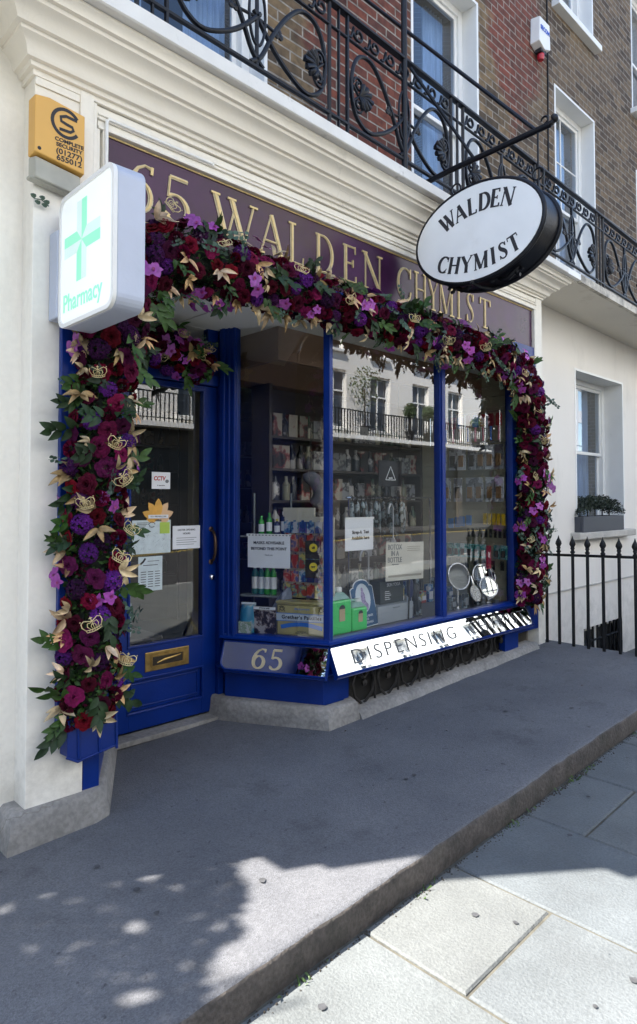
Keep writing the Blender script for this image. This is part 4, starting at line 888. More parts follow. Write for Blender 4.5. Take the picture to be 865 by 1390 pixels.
# walking sticks
WD=mat('stick_black',(.02,.02,.02),.3);CLR=mat('clear_acrylic',(.55,.56,.58),.12,.3)
def stick(x,y,zt,mt,label,rot=0,r=.010):
    t=thing('walking_stick',(x,y,.575),label,'walking stick','walking sticks in the front window')
    c,s=math.cos(rot),math.sin(rot);hr=.045
    top=zt-hr
    hook=[(x,y,.66),(x,y,top)]+[(x-c*(hr-hr*math.cos(a)),y-s*(hr-hr*math.cos(a)),top+hr*math.sin(a)) for a in [i*PI/8 for i in range(1,9)]]+[(x-c*2*hr,y-s*2*hr,top-.03)]
    mb=MB();mb.tube([(x,y,.575),(x,y,top)],r*.8,8);mb.build('shaft',mt,t,smooth=60)
    mb=MB();mb.tube(hook[1:],r,8);mb.build('crook_handle',mt,t,smooth=60)
    mb=MB();mb.lathe([(r*1.2,.575),(r*1.2,.60),(r,.61)],(x,y,0),10);mb.build('ferrule',INK,t)
stick(3.60,3.18,1.09,CLR,'walking stick with a clear crook handle behind the navy showcard',0)
stick(4.03,3.30,1.42,CLR,'tall walking stick with a pale crook handle beside the centre mullion',.3,.008)
stick(3.30,3.35,.98,WD,'short black walking stick behind the green canisters',.2)
stick(3.42,3.42,1.02,WD,'black walking stick standing nearest behind the clear handled one',-.2)
# folded umbrellas hanging in a dark cluster
UMB=[picture('umbrella_%d'%i,(.015,.018,.02),c,(.25,.3,.32),30,.2) for i,c in enumerate(((.05,.1,.12),(.06,.05,.05),(.03,.08,.07)))]
mb=MB();mb.tube([(3.62,3.42,1.47),(4.7,3.42,1.47)],.008,8);mb.tube([(3.65,3.42,.58),(3.65,3.42,1.47)],.01,8);mb.tube([(4.68,3.42,.58),(4.68,3.42,1.47)],.01,8)
tag(mb.build('hanging_rail',CHROME,loc=(4.1,3.42,.575)),'chrome hanging rail across the back of the front window','rail')
for k in range(13):
    x=3.68+k*.052;y=3.42;t=thing('folded_umbrella',(x,y,1.47),'folded dark umbrella in a clear sleeve hanging on the chrome rail','umbrella','folded umbrellas hanging on the chrome rail')
    h=.26+.05*math.sin(k*2.1)
    mb=MB();mb.lathe([(.006,1.44-h),(.02,1.455-h),(.026,1.40-h*.3),(.018,1.42),(.008,1.44)],(x,y-.01*(k%3),0),10);mb.build('canopy',UMB[k%3],t,smooth=50)
    mb=MB();mb.tube([(x,y,1.44),(x,y-.012,1.46),(x,y-.012,1.478),(x,y,1.485),(x,y+.012,1.478)],.004,6);mb.build('loop',WD,t)
for k in range(6):
    x=4.02-.07*k+.25;y=3.22+.03*(k%2);z=1.08-.05*(k%3)
# hair straighteners / bottles cluster by the centre mullion
for k,(x,z,mt) in enumerate(((3.93,.84,NAVY),(3.99,.80,WD),(4.03,.70,UMB[1]))):
    t=thing('hair_wand',(x,3.06,.575),['navy hair brush in a stand in front of the cream poster','black hair wand between the navy brush and the centre mullion','short dark hair wand hard against the centre mullion'][k],'hair tool')
    mb=MB();mb.lathe([(.03,.575),(.03,.585),(.01,.59),(.01,z-.12),(.024,z-.10),(.026,z),(.014,z+.02)],(x,3.06,0),12);mb.build('handle',mt,t,smooth=50)
    mb=MB();mb.lathe([(.011,z+.02),(.013,z+.11),(.004,z+.12)],(x,3.06,0),10);mb.build('tip',WD,t,smooth=50)
# bow shaped massager in front of poster
t=thing('massage_roller',(3.86,3.0,.90),'black two ball massage roller in front of the cream poster','massager')
mb=MB();
for dx in(-.045,.04):mb.lathe([(.0,-.03),(.02,-.024),(.028,0),(.02,.024),(.0,.03)],(3.84+dx,2.99,.92+dx*.5),12,'y')
mb.build('ball',WD,t,smooth=80);mb=MB();mb.tube([(3.795,2.99,.90),(3.84,2.99,.915),(3.88,2.99,.94),(3.98,2.99,.93)],.008,8);mb.tube([(3.84,2.99,.915),(3.86,3.02,.575)],.006,8);mb.build('arm',WD,t,smooth=60)
for k in range(9):
    x=4.16+.10*k;h_=.10+.05*((k*5)%4);t=thing('small_carton',(x,3.42,.575),'small carton standing in the row at the back of the display floor','carton','small cartons at the back of the display floor')
    mb=MB();mb.box(x-.035,x+.035,3.40,3.45,.575,.575+h_);mb.build('carton',[UMB[k%3],MIX,BLUP][k%3],t,bevel=.003)
    mb=MB();mb.box(x-.025,x+.025,3.396,3.3995,.60,.575+h_*.6);mb.build('label',PAPER,t)
# triangle sign
M=frame((4.00,3.3,1.66),(1,0,0))
t=thing('black_sign',(4.0,3.3,1.66),'small black hanging sign with a white outlined triangle, high in the front window','sign')
mb=MB(M);mb.box(-.14,.14,-.10,.10,-.006,0);mb.build('board',INK,t)
mb=MB(M);pp=[(-.06,-.05),(.06,-.05),(0,.055)];
for i in range(3):mb.ribbon([pp[i],pp[(i+1)%3]],.006,.001+.0003*i,.0005)
mb.build('triangle',PAPER,t);text('earth',.022,M@Matrix.Translation((0,-.035,.001)),PAPER,'lettering',t,bold=.0006)
mb=MB(M);mb.tube([(-.1,.1,0),(-.1,.9,0)],.0015,4);mb.tube([(.1,.1,0),(.1,.9,0)],.0015,4);mb.build('hang_cord',INK,t)

# ---- right pane: standing mirrors
def stand_mirror(x,y,zc,r,label,tilt=12,ry=None,yaw=-25,stem=True):
    t=thing('round_mirror',(x,y,.575),label,'mirror','table mirrors in the right pane')
    M=frame((x,y,zc),(math.cos(R(yaw)),math.sin(R(yaw)),0),(0,math.sin(R(tilt)),math.cos(R(tilt))));ry=ry or r
    pts=[(r*math.cos(a),ry*math.sin(a)) for a in [i*2*PI/30 for i in range(30)]]
    mb=MB(M);mb.prism([(p[0]*.93,p[1]*.93) for p in pts],0,.004);mb.build('mirror_glass',MIRROR,t)
    mb=MB(M);mb.tube([(p[0],p[1],.002) for p in pts],.007,8,closed=True);mb.build('rim',CHROME,t,smooth=60)
    if stem:
        mb=MB();mb.tube([(x,y+.01,zc-ry-.003),(x,y+.01,.59)],.006,8);mb.lathe([(.05,.575),(.05,.583),(.012,.592)],(x,y+.01,0),20);mb.build('stand',CHROME,t,smooth=60)
stand_mirror(4.53,3.03,.835,.095,'oval topped table mirror on a thin stem, nearest the centre mullion',10,.105)
stand_mirror(5.02,3.10,.79,.11,'largest round table mirror, at the back by the slatted board',14)
stand_mirror(4.93,3.0,.715,.085,'round table mirror in front of the largest one',14)
stand_mirror(4.99,3.03,.665,.055,'smallest round mirror, low and foremost',12)
t=thing('oval_brush',(4.71,3.0,.575),'silver backed oval hairbrush leaning between the table mirrors','hairbrush')
M=frame((4.72,3.0,.68),(.9,-.43,0),(-.15,.2,1))
mb=MB(M);mb.prism([(.05*math.cos(a),.075*math.sin(a)) for a in [i*2*PI/24 for i in range(24)]],0,.014,.9);mb.build('back',mat('embossed_silver',(.6,.6,.6),.25,.9,bump=.9,bscale=90),t,bevel=.003)
mb=MB(M);mb.tube([(0,.07,.006),(.0,.13,.006),(.0,.15,.004)],[.014,.01,.006],8);mb.build('handle',CHROME,t,smooth=60)
for k,(x,z) in enumerate(((4.60,.66),(4.45,.64),(4.84,.62),(4.38,.60))):
    t=thing('boxed_comb',(x,3.0+.02*k,.575),['clear boxed comb left of the silver brush','slim clear boxed comb under the oval mirror','low clear box before the round mirrors','small clear box hard by the centre mullion'][k],'box')
    mb=MB();mb.box(x-.03,x+.03,3.0+.02*k,3.03+.02*k,.575,z+.03);mb.build('box',UMB[k%3],t,bevel=.003);mb=MB();mb.box(x-.022,x+.022,2.997+.02*k,2.9995+.02*k,.60,z);mb.build('insert',mat('silver_insert',(.4,.42,.45),.3,.6),t)
# ---- slat board goods: rows of hung packs facing left
def FX(y,z,x=5.165): return frame((x,y,z),(0,-1,0))
def hang(y,z,w,h,mt,label,group,name='hanging_pack',cat='pack',ins=None,proj=.09,handle=None):
    t=thing(name,(5.165,y,z+h/2),label,cat,group);M=FX(y,z)@Matrix.Translation((0,0,proj))
    mb=MB(M);mb.box(-w/2,w/2,-h/2,h/2,-.012,0);mb.build('pack',mt,t)
    if ins is not None:mb=MB(M);mb.box(-w*.3,w*.3,-h*.36,h*.12,.0005,.012);mb.build('product',ins,t,bevel=.004)
    mb=MB(M);mb.tube([(0,h/2-.008,-proj),(0,h/2-.008,.01)],.0025,5);mb.build('hook',CHROME,t)
    return t
BR=[mat('brush_red',(.38,.03,.04),.4),mat('brush_blue',(.08,.22,.65),.4),mat('brush_maroon',(.22,.02,.035),.4),mat('brush_pink',(.8,.25,.35),.4)]
t=thing('wire_rail',(5.16,3.2,2.22),'chrome wire rail across the top of the slatted board','rail')
mb=MB();mb.tube([(5.05,2.95,2.225),(5.05,3.68,2.225)],.004,6);mb.tube([(5.05,2.95,1.955),(5.05,3.68,1.955)],.004,6)
for y in(2.95,3.3,3.68):mb.tube([(5.16,y,2.225),(5.05,y,2.225),(5.05,y,1.955),(5.16,y,1.955)],.003,5)
mb.build('wires',CHROME,t)
names=['crimson','blue','maroon','blue handled','crimson','pink handled','maroon','dark red']
for k in range(9):
    y=2.98+k*.078;m_=[BR[0],BR[2],BR[0],BR[1],BR[2],BR[1],BR[0],BR[2],BR[1]][k]
    t=thing('hanging_hairbrush',(5.05,y,2.21),'flat hairbrush hanging in the top row of the slatted board','hairbrush','hairbrushes in the top row of the slatted board')
    M=FX(y,2.1,5.09)
    mb=MB(M);mb.prism([(-.028,-.0),(.028,.0),(.030,.09),(.02,.115),(-.02,.115),(-.030,.09)],0,.016,.92);mb.build('head',m_,t,bevel=.003)
    mb=MB(M);mb.tube([(0,0,.008),(0,-.06,.008),(0,-.125,.008)],[.011,.008,.011],8);mb.build('handle',[BR[3],BR[1],BR[0]][k%3],t,smooth=60)
CLEAR=picture('blister_card',(.62,.64,.68),(.75,.76,.80),(.30,.30,.32),16,.2);CLEARB=mat('bristle',(.26,.15,.07),.6)
for row,(z,ys) in enumerate(((1.83,(2.98,3.07,3.16,3.25,3.36,3.45,3.56)),(1.545,(2.98,3.07,3.18,3.27,3.40,3.52)))):
    for k,y in enumerate(ys):
        hang(y,z,.083,.215,CLEAR,'clear blister pack with a tan brush hanging in the %s row of the slatted board'%('second','third')[row],'blister packs in the %s row'%('second','third')[row],ins=[CLEARB,DARK][(k+row)%2 if k>2 else 0])
YEL2=mat('yellow_clip',(.65,.42,.02),.35);BL2=mat('bright_blue_comb',(.03,.2,.5),.35)
for k in range(5):
    y=2.95+k*.045;hang(y,1.285,.03,.10,YEL2,'yellow hair clip hanging at the right of the fourth row','yellow hair clips on the slatted board','hair_clip','hair clip',proj=.08)
for k in range(4):
    y=3.30+k*.06;t=hang(y,1.27-.01*k,.05,.09,BL2,'blue comb hanging in the middle of the fourth row','blue combs on the slatted board','hanging_comb','comb',proj=.07+.02*(k%2))
for k in range(9):
    y=2.95+k*.045;hang(y,1.16,.022,.075,WD,'small black clip hanging under the fourth row','black clips on the slatted board','black_clip','hair clip',proj=.06)
TEAL=picture('teal_packs',(.03,.26,.26),(.10,.55,.50),(.6,.75,.75),30)
for k in range(10):
    y=2.94+k*.068
    if k==2:hang(y,.955,.04,.20,mat('cerise_brush',(.62,.03,.10),.35),'cerise red brush hanging in the bottom row of teal packs',None,'hanging_hairbrush','hairbrush',proj=.11)
    else:hang(y,1.00,.058,.12,TEAL,'teal backed pack hanging in the bottom row of the slatted board','teal packs in the bottom row',ins=DARK)
for k in range(7):
    y=2.98+k*.09;hang(y,.88,.03,.08,WD,'black brush end hanging below the teal packs','black brushes below the teal packs','small_brush','hairbrush',proj=.05)

# ---- shelving deep in the shop with rows of goods
SHELF=mat('dark_shelf',(.06,.05,.045),.5)
GOODS=[picture('goods_a',(.10,.11,.12),(.05,.07,.08),(.2,.2,.2),14),picture('goods_b',(.03,.04,.07),(.12,.1,.09),(.2,.19,.18),14),picture('goods_c',(.10,.03,.02),(.15,.13,.11),(.05,.08,.06),14),picture('goods_d',(.02,.05,.03),(.07,.1,.07),(.18,.17,.12),14)]
proto={}
rg=random.Random(21)
gcount=0
def goods_proto(k):
    if k in proto:return proto[k].copy()
    mb=MB()
    if k%2==0:mb.box(-.045,.045,-.03,.03,0,.15+.03*(k//2))
    else:mb.lathe([(.032,0),(.034,.01),(.034,.12),(.014,.15),(.014,.19)],(0,0,0),10)
    o=mb.build('shelf_product',GOODS[k],smooth=40 if k%2 else None);proto[k]=o;return o
def shelving(x0,x1,y,zs,label,yaw=0,dx=.125,front=-.10):
    global gcount
    t=thing('shelving_unit',((x0+x1)/2,y,.055),label,'shelves');mb=MB()
    mb.box(x0-.03,x0,y-.2,y+.02,.055,zs[-1]+.4);mb.box(x1,x1+.03,y-.2,y+.02,.055,zs[-1]+.4);mb.box(x0,x1,y,y+.02,.055,zs[-1]+.4);mb.build('carcass',SHELF,t)
    for z in zs:
        mb=MB();mb.box(x0,x1,y-.2,y,z-.02,z);mb.build('shelf',SHELF,t)
        x=x0+.08
        while x<x1-.05:
            o=goods_proto(rg.randrange(4))
            if o.name not in COL.objects:COL.objects.link(o)
            o.location=(x,y+front,z+.001);tag(o,'toiletry on the '+label.split(',')[0],'toiletry',group='toiletries on the '+label.split(',')[0]);gcount+=1;x+=dx*rg.uniform(.85,1.3)
GOODS=[picture('goods_e',(.30,.31,.33),(.06,.06,.07),(.42,.42,.40),9),picture('goods_f',(.02,.025,.04),(.05,.05,.06),(.55,.52,.5),9),picture('goods_g',(.03,.03,.03),(.25,.05,.05),(.4,.36,.3),9),picture('goods_h',(.03,.08,.05),(.04,.05,.04),(.4,.38,.28),9)];proto={}
shelving(3.25,5.12,4.05,(.70,.95,1.20,1.45,1.70,1.95),'dark shelving unit close behind the front window, nearest the glass',dx=.088,front=-.14)
GOODS=[picture('goods_a',(.20,.22,.24),(.08,.1,.12),(.4,.4,.38),14),picture('goods_b',(.05,.07,.12),(.25,.2,.18),(.4,.38,.35),14),picture('goods_c',(.2,.05,.04),(.3,.25,.2),(.08,.14,.1),14),picture('goods_d',(.04,.1,.06),(.14,.2,.14),(.35,.32,.24),14)];proto={}
shelving(4.3,5.5,5.9,(.8,1.2,1.6,1.95),'tall dark shelving unit at the back right of the shop')
shelving(2.7,4.2,6.9,(.6,1.0,1.4,1.8,2.1),'rear shelving unit seen through the side window')
# cream post inside
mb=MB();mb.box(3.42,3.5,5.2,5.28,.055,2.58);mb.build('interior_post',mat('cream_post',(.5,.46,.32),.6),HOUSE)
# counter
t=thing('shop_counter',(2.2,5.0,.055),'dark shop counter with a white top seen through the door glass','counter')
mb=MB();mb.box(1.5,2.8,5.4,5.9,.055,.95);mb.build('front',DARK,t);mb=MB();mb.box(1.46,2.84,5.36,5.94,.951,.985);mb.build('top',INTW,t)
mb=MB();mb.tube([(x_,5.2,1.0) for x_ in(1.5,2.7)],.006,6)

# ------------------------------------------------------------------ notices on the door
def DM(x,z): return frame((x,DY+.018,z),(1,0,0))
DN='paper notices fixed inside the door glass'
M=DM(2.147,1.573);t=board_item('notice','small square camera surveillance sticker in a clear wallet, topmost on the door glass','sticker',M,.13,.105,.0015,PAPER,DN)
text('CCTV',.036,M@Matrix.Translation((-.012,.012,.002)),mat('red_print',(.5,.03,.02),.5),'lettering',t,xs=.85,bold=.0012,shear=.15)
text('in operation',.011,M@Matrix.Translation((0,-.03,.002)),INK,'lettering',t)
mb=MB(M);mb.prism([(.042+.014*math.cos(a),-.004+.012*math.sin(a)) for a in [i for i in range(6)]],.0018,.003);mb.build('camera_mark',INKG,t)
t=thing('flower_sign',(2.13,DY+.02,1.33),'orange lotus shaped paper sign stuck on the door glass above the notices','sign')
OR=mat('orange_paper',(.80,.42,.08),.5,var=.2,scale=14);OR2=mat('peach_paper',(.78,.50,.28),.5)
M=DM(2.128,1.338)
def petal2(a,l,w):
    c,s=math.cos(a),math.sin(a);pt=[]
    for f,ww in ((0,0.15),(.3,.8),(.55,1),(.8,.65),(1,0)):pt.append((f*l,ww*w/2))
    pt=pt+[(p[0],-p[1]) for p in pt[-2::-1]]
    return [(p[0]*c-p[1]*s,p[0]*s+p[1]*c) for p in pt][::-1]
for i,(a,l,w) in enumerate(((90,.125,.06),(55,.12,.055),(125,.12,.055),(20,.115,.055),(160,.115,.055),(-5,.08,.05),(185,.08,.05))):
    mb=MB(M);mb.prism(petal2(R(a),l,w)[::-1],.001+.0004*(7-i),.0016+.0004*(7-i));mb.build('petal',[OR,OR2][i%2],t)
mb=MB(M);mb.box(-.07,.07,.0,.022,.0052,.0058);mb.build('banner',PAPER,t)
text('YOU ARE WELCOME',.012,M@Matrix.Translation((0,.011,.006)),INK,'lettering',t);text('inside',.018,M@Matrix.Translation((0,-.012,.0052)),INK,'lettering',t,shear=.3)
M=DM(2.085,1.225);t=board_item('notice','large pale blue printed sheet under the orange flower sign','notice',M,.265,.205,.0012,PAPERB,DN)
mb=MB(M)
for i in range(4):mb.box(-.10,-.02-.01*i,.085-i*.009,.088-i*.009,.0015,.002)
mb.ribbon([(.0+.02*math.cos(a)*(1+.3*math.sin(5*a)),.075+.016*math.sin(a)) for a in [i*.5 for i in range(12)]],.004,.001,.0014);mb.build('print',INK,t)
mb=MB(M);rr=random.Random(4)
for i in range(26):
    x,y=rr.uniform(-.11,.11),rr.uniform(-.09,.03);a=rr.uniform(0,3);mb.ribbon([(x,y),(x+.02*math.cos(a),y+.02*math.sin(a))],.0015,.0004,.0014+.00001*i)
mb.build('street_plan',mat('plan_line',(.35,.42,.46),.6),t)
mb=MB(M);mb.box(.055,.125,.018,.088,.002,.003);mb.build('sticky_note',mat('lime_note',(.45,.62,.10),.6),t)
M=DM(2.335,1.213);t=board_item('notice','white landscape sheet about opening hours beside the pale blue sheet','notice',M,.205,.148,.0012,PAPER,DN)
for s_,z_ in (('EASTER OPENING',.047),('HOURS',.024)):text(s_,.0165,M@Matrix.Translation((0,z_,.002)),INK,'lettering',t)
mb=MB(M)
for i in range(4):mb.box(-.075,.075-.02*(i%2),-.005-i*.014,-.002-i*.014,.0015,.002)
mb.build('print',INKG,t)
M=DM(2.078,1.0);t=board_item('notice','pale portrait timetable sheet under the large blue one','notice',M,.165,.21,.0012,PAPERB,DN)
mb=MB(M)
for i in range(7):
    for k in range(3):mb.box(-.065+.048*k,-.03+.048*k,.01-i*.015,.014-i*.015,.0015,.002)
mb.box(-.05,.05,.05,.054,.0015,.002);mb.box(-.02,.06,.075,.078,.0015,.002);mb.ribbon([(-.07,.06),(-.05,.075),(-.035,.095)],.012,.0005,.0015);mb.build('print',INK,t)
t=thing('sanitiser_bottle',(2.0,DY+.22,.60),'clear sanitiser pump bottle standing inside the door behind the garland','bottle')
mb=MB();mb.lathe([(.045,.60),(.047,.61),(.047,.80),(.02,.84)],(2.0,DY+.2,0),16);mb.build('bottle_body',mat('pale_clear',(.35,.42,.45),.15),t,smooth=50);mb=MB();mb.lathe([(.02,.84),(.02,.87),(.008,.875),(.008,.90)],(2.0,DY+.2,0),12);mb.tube([(2.0,DY+.2,.90),(2.03,DY+.18,.90)],.007,6);mb.build('pump',PAPER,t)
mb=MB();mb.box(1.82,2.2,DY+.08,DY+.4,.575,.598);mb.box(1.84,1.88,DY+.1,DY+.38,.06,.574);mb.box(2.14,2.18,DY+.1,DY+.38,.06,.574);tag(mb.build('side_table',SHELF,loc=(2.0,DY+.24,.055)),'small dark table holding the sanitiser bottle inside the door','table')

# ------------------------------------------------------------------ signs on the facade
t=thing('alarm_box',(1.155,2.87,3.0),'orange yellow security company bell box on the pier above the pharmacy lightbox','alarm box')
YB_=mat('amber_plastic',(.72,.40,.09),.45,var=.05,scale=4,grime=((.5,.33,.12),.6,.4),gs=4);GB=mat('weathered_grey_plastic',(.42,.41,.35),.6,var=.15,scale=8)
M=frame((1.155,2.878,3.01),(1,0,0))
mb=MB(M);mb.prism([(-.112,-.075),(.112,-.105),(.112,.165),(-.05,.185),(-.112,.175)],0,.072,.985);mb.build('cover',YB_,t,bevel=.005)
mb=MB(M);mb.prism([(-.110,-.178),(.110,-.205),(.110,-.107),(-.110,-.077)],0.0,.055,.9);mb.prism([(-.118,-.180),(.118,-.208),(.118,-.19),(-.118,-.165)],0,.04);mb.build('lower_housing',GB,t,bevel=.006)
M2=M@Matrix.Translation((.024,.096,.0725))@Matrix.Diagonal((.98,.98,1,1))
mb=MB(M2);mb.ribbon([(.062*math.cos(a),.062*math.sin(a)) for a in [R(35+290*i/26) for i in range(27)]],.015,.001);mb.ribbon([(.05,.030),(.0,.034),(-.025,.022),(-.022,.004),(.0,-.002),(.028,-.006),(.034,-.02),(.02,-.032),(-.03,-.034)],.013,.0015);mb.build('emblem',INK,t)
for s_,z_,q_ in (('COMPLETE',.014,.023),('SECURITY',-.009,.023),('(01277)',-.037,.033),('655012',-.067,.033)):text(s_,q_,M@Matrix.Translation((.040,z_,.0728)),INK,'lettering',t,bold=.0007,xs=1.15)
mb=MB(M);mb.lathe([(.008,0),(.008,.002)],(-.09,-.055,.0715),12);mb.build('screw_hole',INK,t)
# pharmacy lightbox
t=thing('pharmacy_lightbox',(1.21,2.8,2.45),'projecting white lightbox with a mint green cross on the left pier','sign')
BODY=mat('lightbox_body',(.46,.50,.60),.42,.15,var=.06,scale=5,bump=.05,grime=((.25,.27,.3),.6,.5),gs=5)
FACE=mat('lit_face',(.88,.92,.92),.3,var=.01,emit=.07);MINT=mat('mint_bright',(.30,.86,.58),.4,var=.01,emit=.07);MINTP=mat('mint_pale',(.66,.84,.79),.4,var=.01,emit=.07)
W_,H_=.50,.565;yc,zc=2.535,2.462
def rrect(w,h,r,n=6):
    pts=[]
    for cx,cy,a0 in((w/2-r,-h/2+r,-90),(w/2-r,h/2-r,0),(-w/2+r,h/2-r,90),(-w/2+r,-h/2+r,180)):
        for i in range(n+1):
            a=R(a0+90*i/n);pts.append((cx+r*math.cos(a),cy+r*math.sin(a)))
    return pts
M=frame((1.155,yc,zc),(0,-1,0))
mb=MB(M);mb.prism(rrect(W_,H_,.055),-.125,-.006);mb.build('casing',BODY,t,bevel=.006)
mb=MB(M);pp=rrect(W_,H_,.055);qq=rrect(W_-.035,H_-.035,.045);n=len(pp)
mb.add([(p[0],p[1],-.006) for p in pp]+[(p[0],p[1],.010) for p in pp]+[(p[0],p[1],.010) for p in qq]+[(p[0],p[1],-.002) for p in qq],[(i,(i+1)%n,n+(i+1)%n,n+i) for i in range(n)]+[(n+i,n+(i+1)%n,2*n+(i+1)%n,2*n+i) for i in range(n)]+[(2*n+i,2*n+(i+1)%n,3*n+(i+1)%n,3*n+i) for i in range(n)]);mb.build('rim',WHITE,t,smooth=40)
mb=MB(M);mb.prism(rrect(W_-.03,H_-.03,.045),-.004,.004);mb.build('lit_panel',FACE,t)
MC=M@Matrix.Translation((-.035,.055,.0045));A,B=.165,.045
mb=MB(MC);z=.0;d=.001
for k in range(4):
    mb.M=MC@Matrix.Rotation(k*PI/2,4,'Z');mb.prism([(0,0),(B,.0+B),(B,A),(0,A)] if k%1==0 else [],z,d)
mb.build('cross',MINT,t)
mb=MB(MC)
for k in range(4):
    mb.M=MC@Matrix.Rotation(k*PI/2,4,'Z');mb.prism([(0,0),(0,A),(-B,A),(-B,B)],z,d)
mb.build('cross_shade',MINTP,t)
text('Pharmacy',.105,M@Matrix.Translation((-.03,-.185,.005)),MINT,'lettering',t,bold=.0008,xs=.88)
mb=MB();mb.box(1.14,1.25,2.79,2.876,2.235,2.62);mb.build('wall_bracket',BODY,t,bevel=.006)
mb=MB();mb.tube([(1.13,2.86,2.74),(1.10,2.862,2.76),(1.07,2.862,2.755),(1.055,2.865,2.765)],.0025,5)
for i,(x,z) in enumerate(((1.12,2.755),(1.10,2.768),(1.08,2.742),(1.062,2.766),(1.11,2.738))):
    q=[(x+.013*math.cos(a),2.858-.004*math.sin(a*2),z+.010*math.sin(a)) for a in [k*PI/4 for k in range(8)]];mb.add(q,[tuple(range(8))])
mb.build('creeper_sprig',mat('dull_leaf',(.06,.10,.07),.6),t)

# oval hanging sign
t=thing('hanging_oval_sign',(3.6,2.27,3.165),'black rimmed oval double sided name sign hanging over the pavement from an iron bar','sign')
oc=(3.6,2.27,3.165);M=frame(oc,(0,-1,0))
def ell(a,b,n=56): return [(a*math.cos(2*PI*i/n),b*math.sin(2*PI*i/n)) for i in range(n)]
FW=mat('oval_face_white',(.90,.91,.90),.35,var=.03,scale=5,coat=.2,grime=((.5,.52,.5),.6,.3),gs=3)
mb=MB(M);mb.prism(ell(.462,.312),-.235,-.01);mb.build('drum',BLACK,t,smooth=40)
mb=MB(M)
n=56;o0=ell(.468,.318);o1=ell(.480,.330);i1=ell(.452,.302)
for zz in(-.02,-.222):
    mb.tube([(p[0],p[1],zz) for p in ell(.464,.314)],.016,8,closed=True)
mb.build('rim_bead',BLACK,t,smooth=60)
mb=MB(M);mb.prism(ell(.455,.305),-.0098,-.004);mb.build('face',FW,t)
mb=MB(M@Matrix.Translation((0,0,-.236)));mb.prism(ell(.455,.305),-.004,0);mb.build('face',FW,t)
mb=MB(M)
def placeword(w,pts,h,T=.215,t_=.08,xs=.98):
    for ch,(x,y,rot) in zip(w,pts):
        S,ad=glyph(ch);c=Matrix.Translation((x,y,-.0035))@Matrix.Rotation(R(rot),4,'Z')@Matrix.Translation((-ad*h*xs/2,-h/2,0))
        M0=mb.M;mb.M=M0@c;letter(mb,ch,0,0,h,xs,.0012,0,T,t_);mb.M=M0
placeword('WALDEN',[(-.204,.128,22),(-.112,.158,13),(-.020,.174,5),(.070,.178,-2),(.150,.172,-9),(.235,.152,-17)],.112)
placeword('CHYMIST',[(-.243,-.150,-20),(-.158,-.176,-13),(-.066,-.192,-6),(.040,-.196,0),(.128,-.188,6),(.196,-.174,11),(.272,-.148,20)],.108)
mb.build('lettering',INK,t)
mb=MB()
for y_ in(2.42,2.12):
    mb.tube([(3.71,y_+.10*s_,2.862-.0+.025*abs(s_)-.02*math.cos(s_*3)) for s_ in [-1,-.6,-.2,.2,.6,1]],.016,8)
    for s_ in(-1,1):
        mb.tube([(3.71,y_+s_*(.10+.022*math.cos(a)),2.875+.022*math.sin(a)) for a in [i*.7 for i in range(8)]],.012,8)
mb.tube([(3.60,2.30,2.85),(3.66,2.27,2.822),(3.78,2.25,2.83),(3.83,2.22,2.86)],.014,8)
mb.build('scroll_foot',BLACK,t,smooth=60)
for y_,zt in((1.885,3.70),(2.475,3.69)):
    mb=MB();zb=3.165+.312*math.sqrt(max(0,1-((y_-2.27)/.462)**2))
    X_=3.70
    mb.tube([(X_,y_,zb-.01),(X_,y_,zb+.07)],.008,8)
    mb.tube([(X_,y_+.036*math.cos(a),zb+.10+.036*math.sin(a)) for a in [i*2*PI/18 for i in range(18)]],.0065,7,closed=True)
    mb.tube([(X_,y_,zb+.135),(X_,y_,zt)],.0065,8);mb.build('hanger',BLACK,t,smooth=60)
t=thing('sign_bracket',(3.7,2.72,3.70),'black iron bar and tie rods carrying the oval sign','bracket')
mb=MB();mb.tube([(3.68,2.84,3.655),(3.69,2.5,3.685),(3.70,2.2,3.70),(3.70,1.80,3.712)],.019,10);mb.tube([(3.70,1.80,3.712),(3.70,1.775,3.73),(3.70,1.785,3.755)],.017,10);mb.lathe([(.0,-.02),(.02,-.014),(.024,0),(.02,.014),(0,.02)],(3.70,1.775,3.735),12,'y')
mb.tube([(3.70,1.84+.022*math.cos(a),3.752+.022*math.sin(a)) for a in [i*.6 for i in range(9)]],.007,6);mb.build('bar',BLACK,t,smooth=60)
mb=MB();mb.tube([(3.70,1.90,3.715),(3.46,3.245,5.26)],.0125,8);mb.lathe([(.03,0),(.03,-.012),(.012,-.02)],(3.46,3.245,5.26),12,'y');mb.build('tie_rod',BLACK,t,smooth=60)
mb=MB();mb.tube([(3.45,2.66,4.35),(3.69,2.33,3.70)],.011,8);mb.build('tie_rod',BLACK,t,smooth=60)
mb=MB();mb.tube([(3.40,2.675,3.64),(3.40,2.675,5.6)],.021,10);mb.build('upright_pole',BLACK,t,smooth=60)
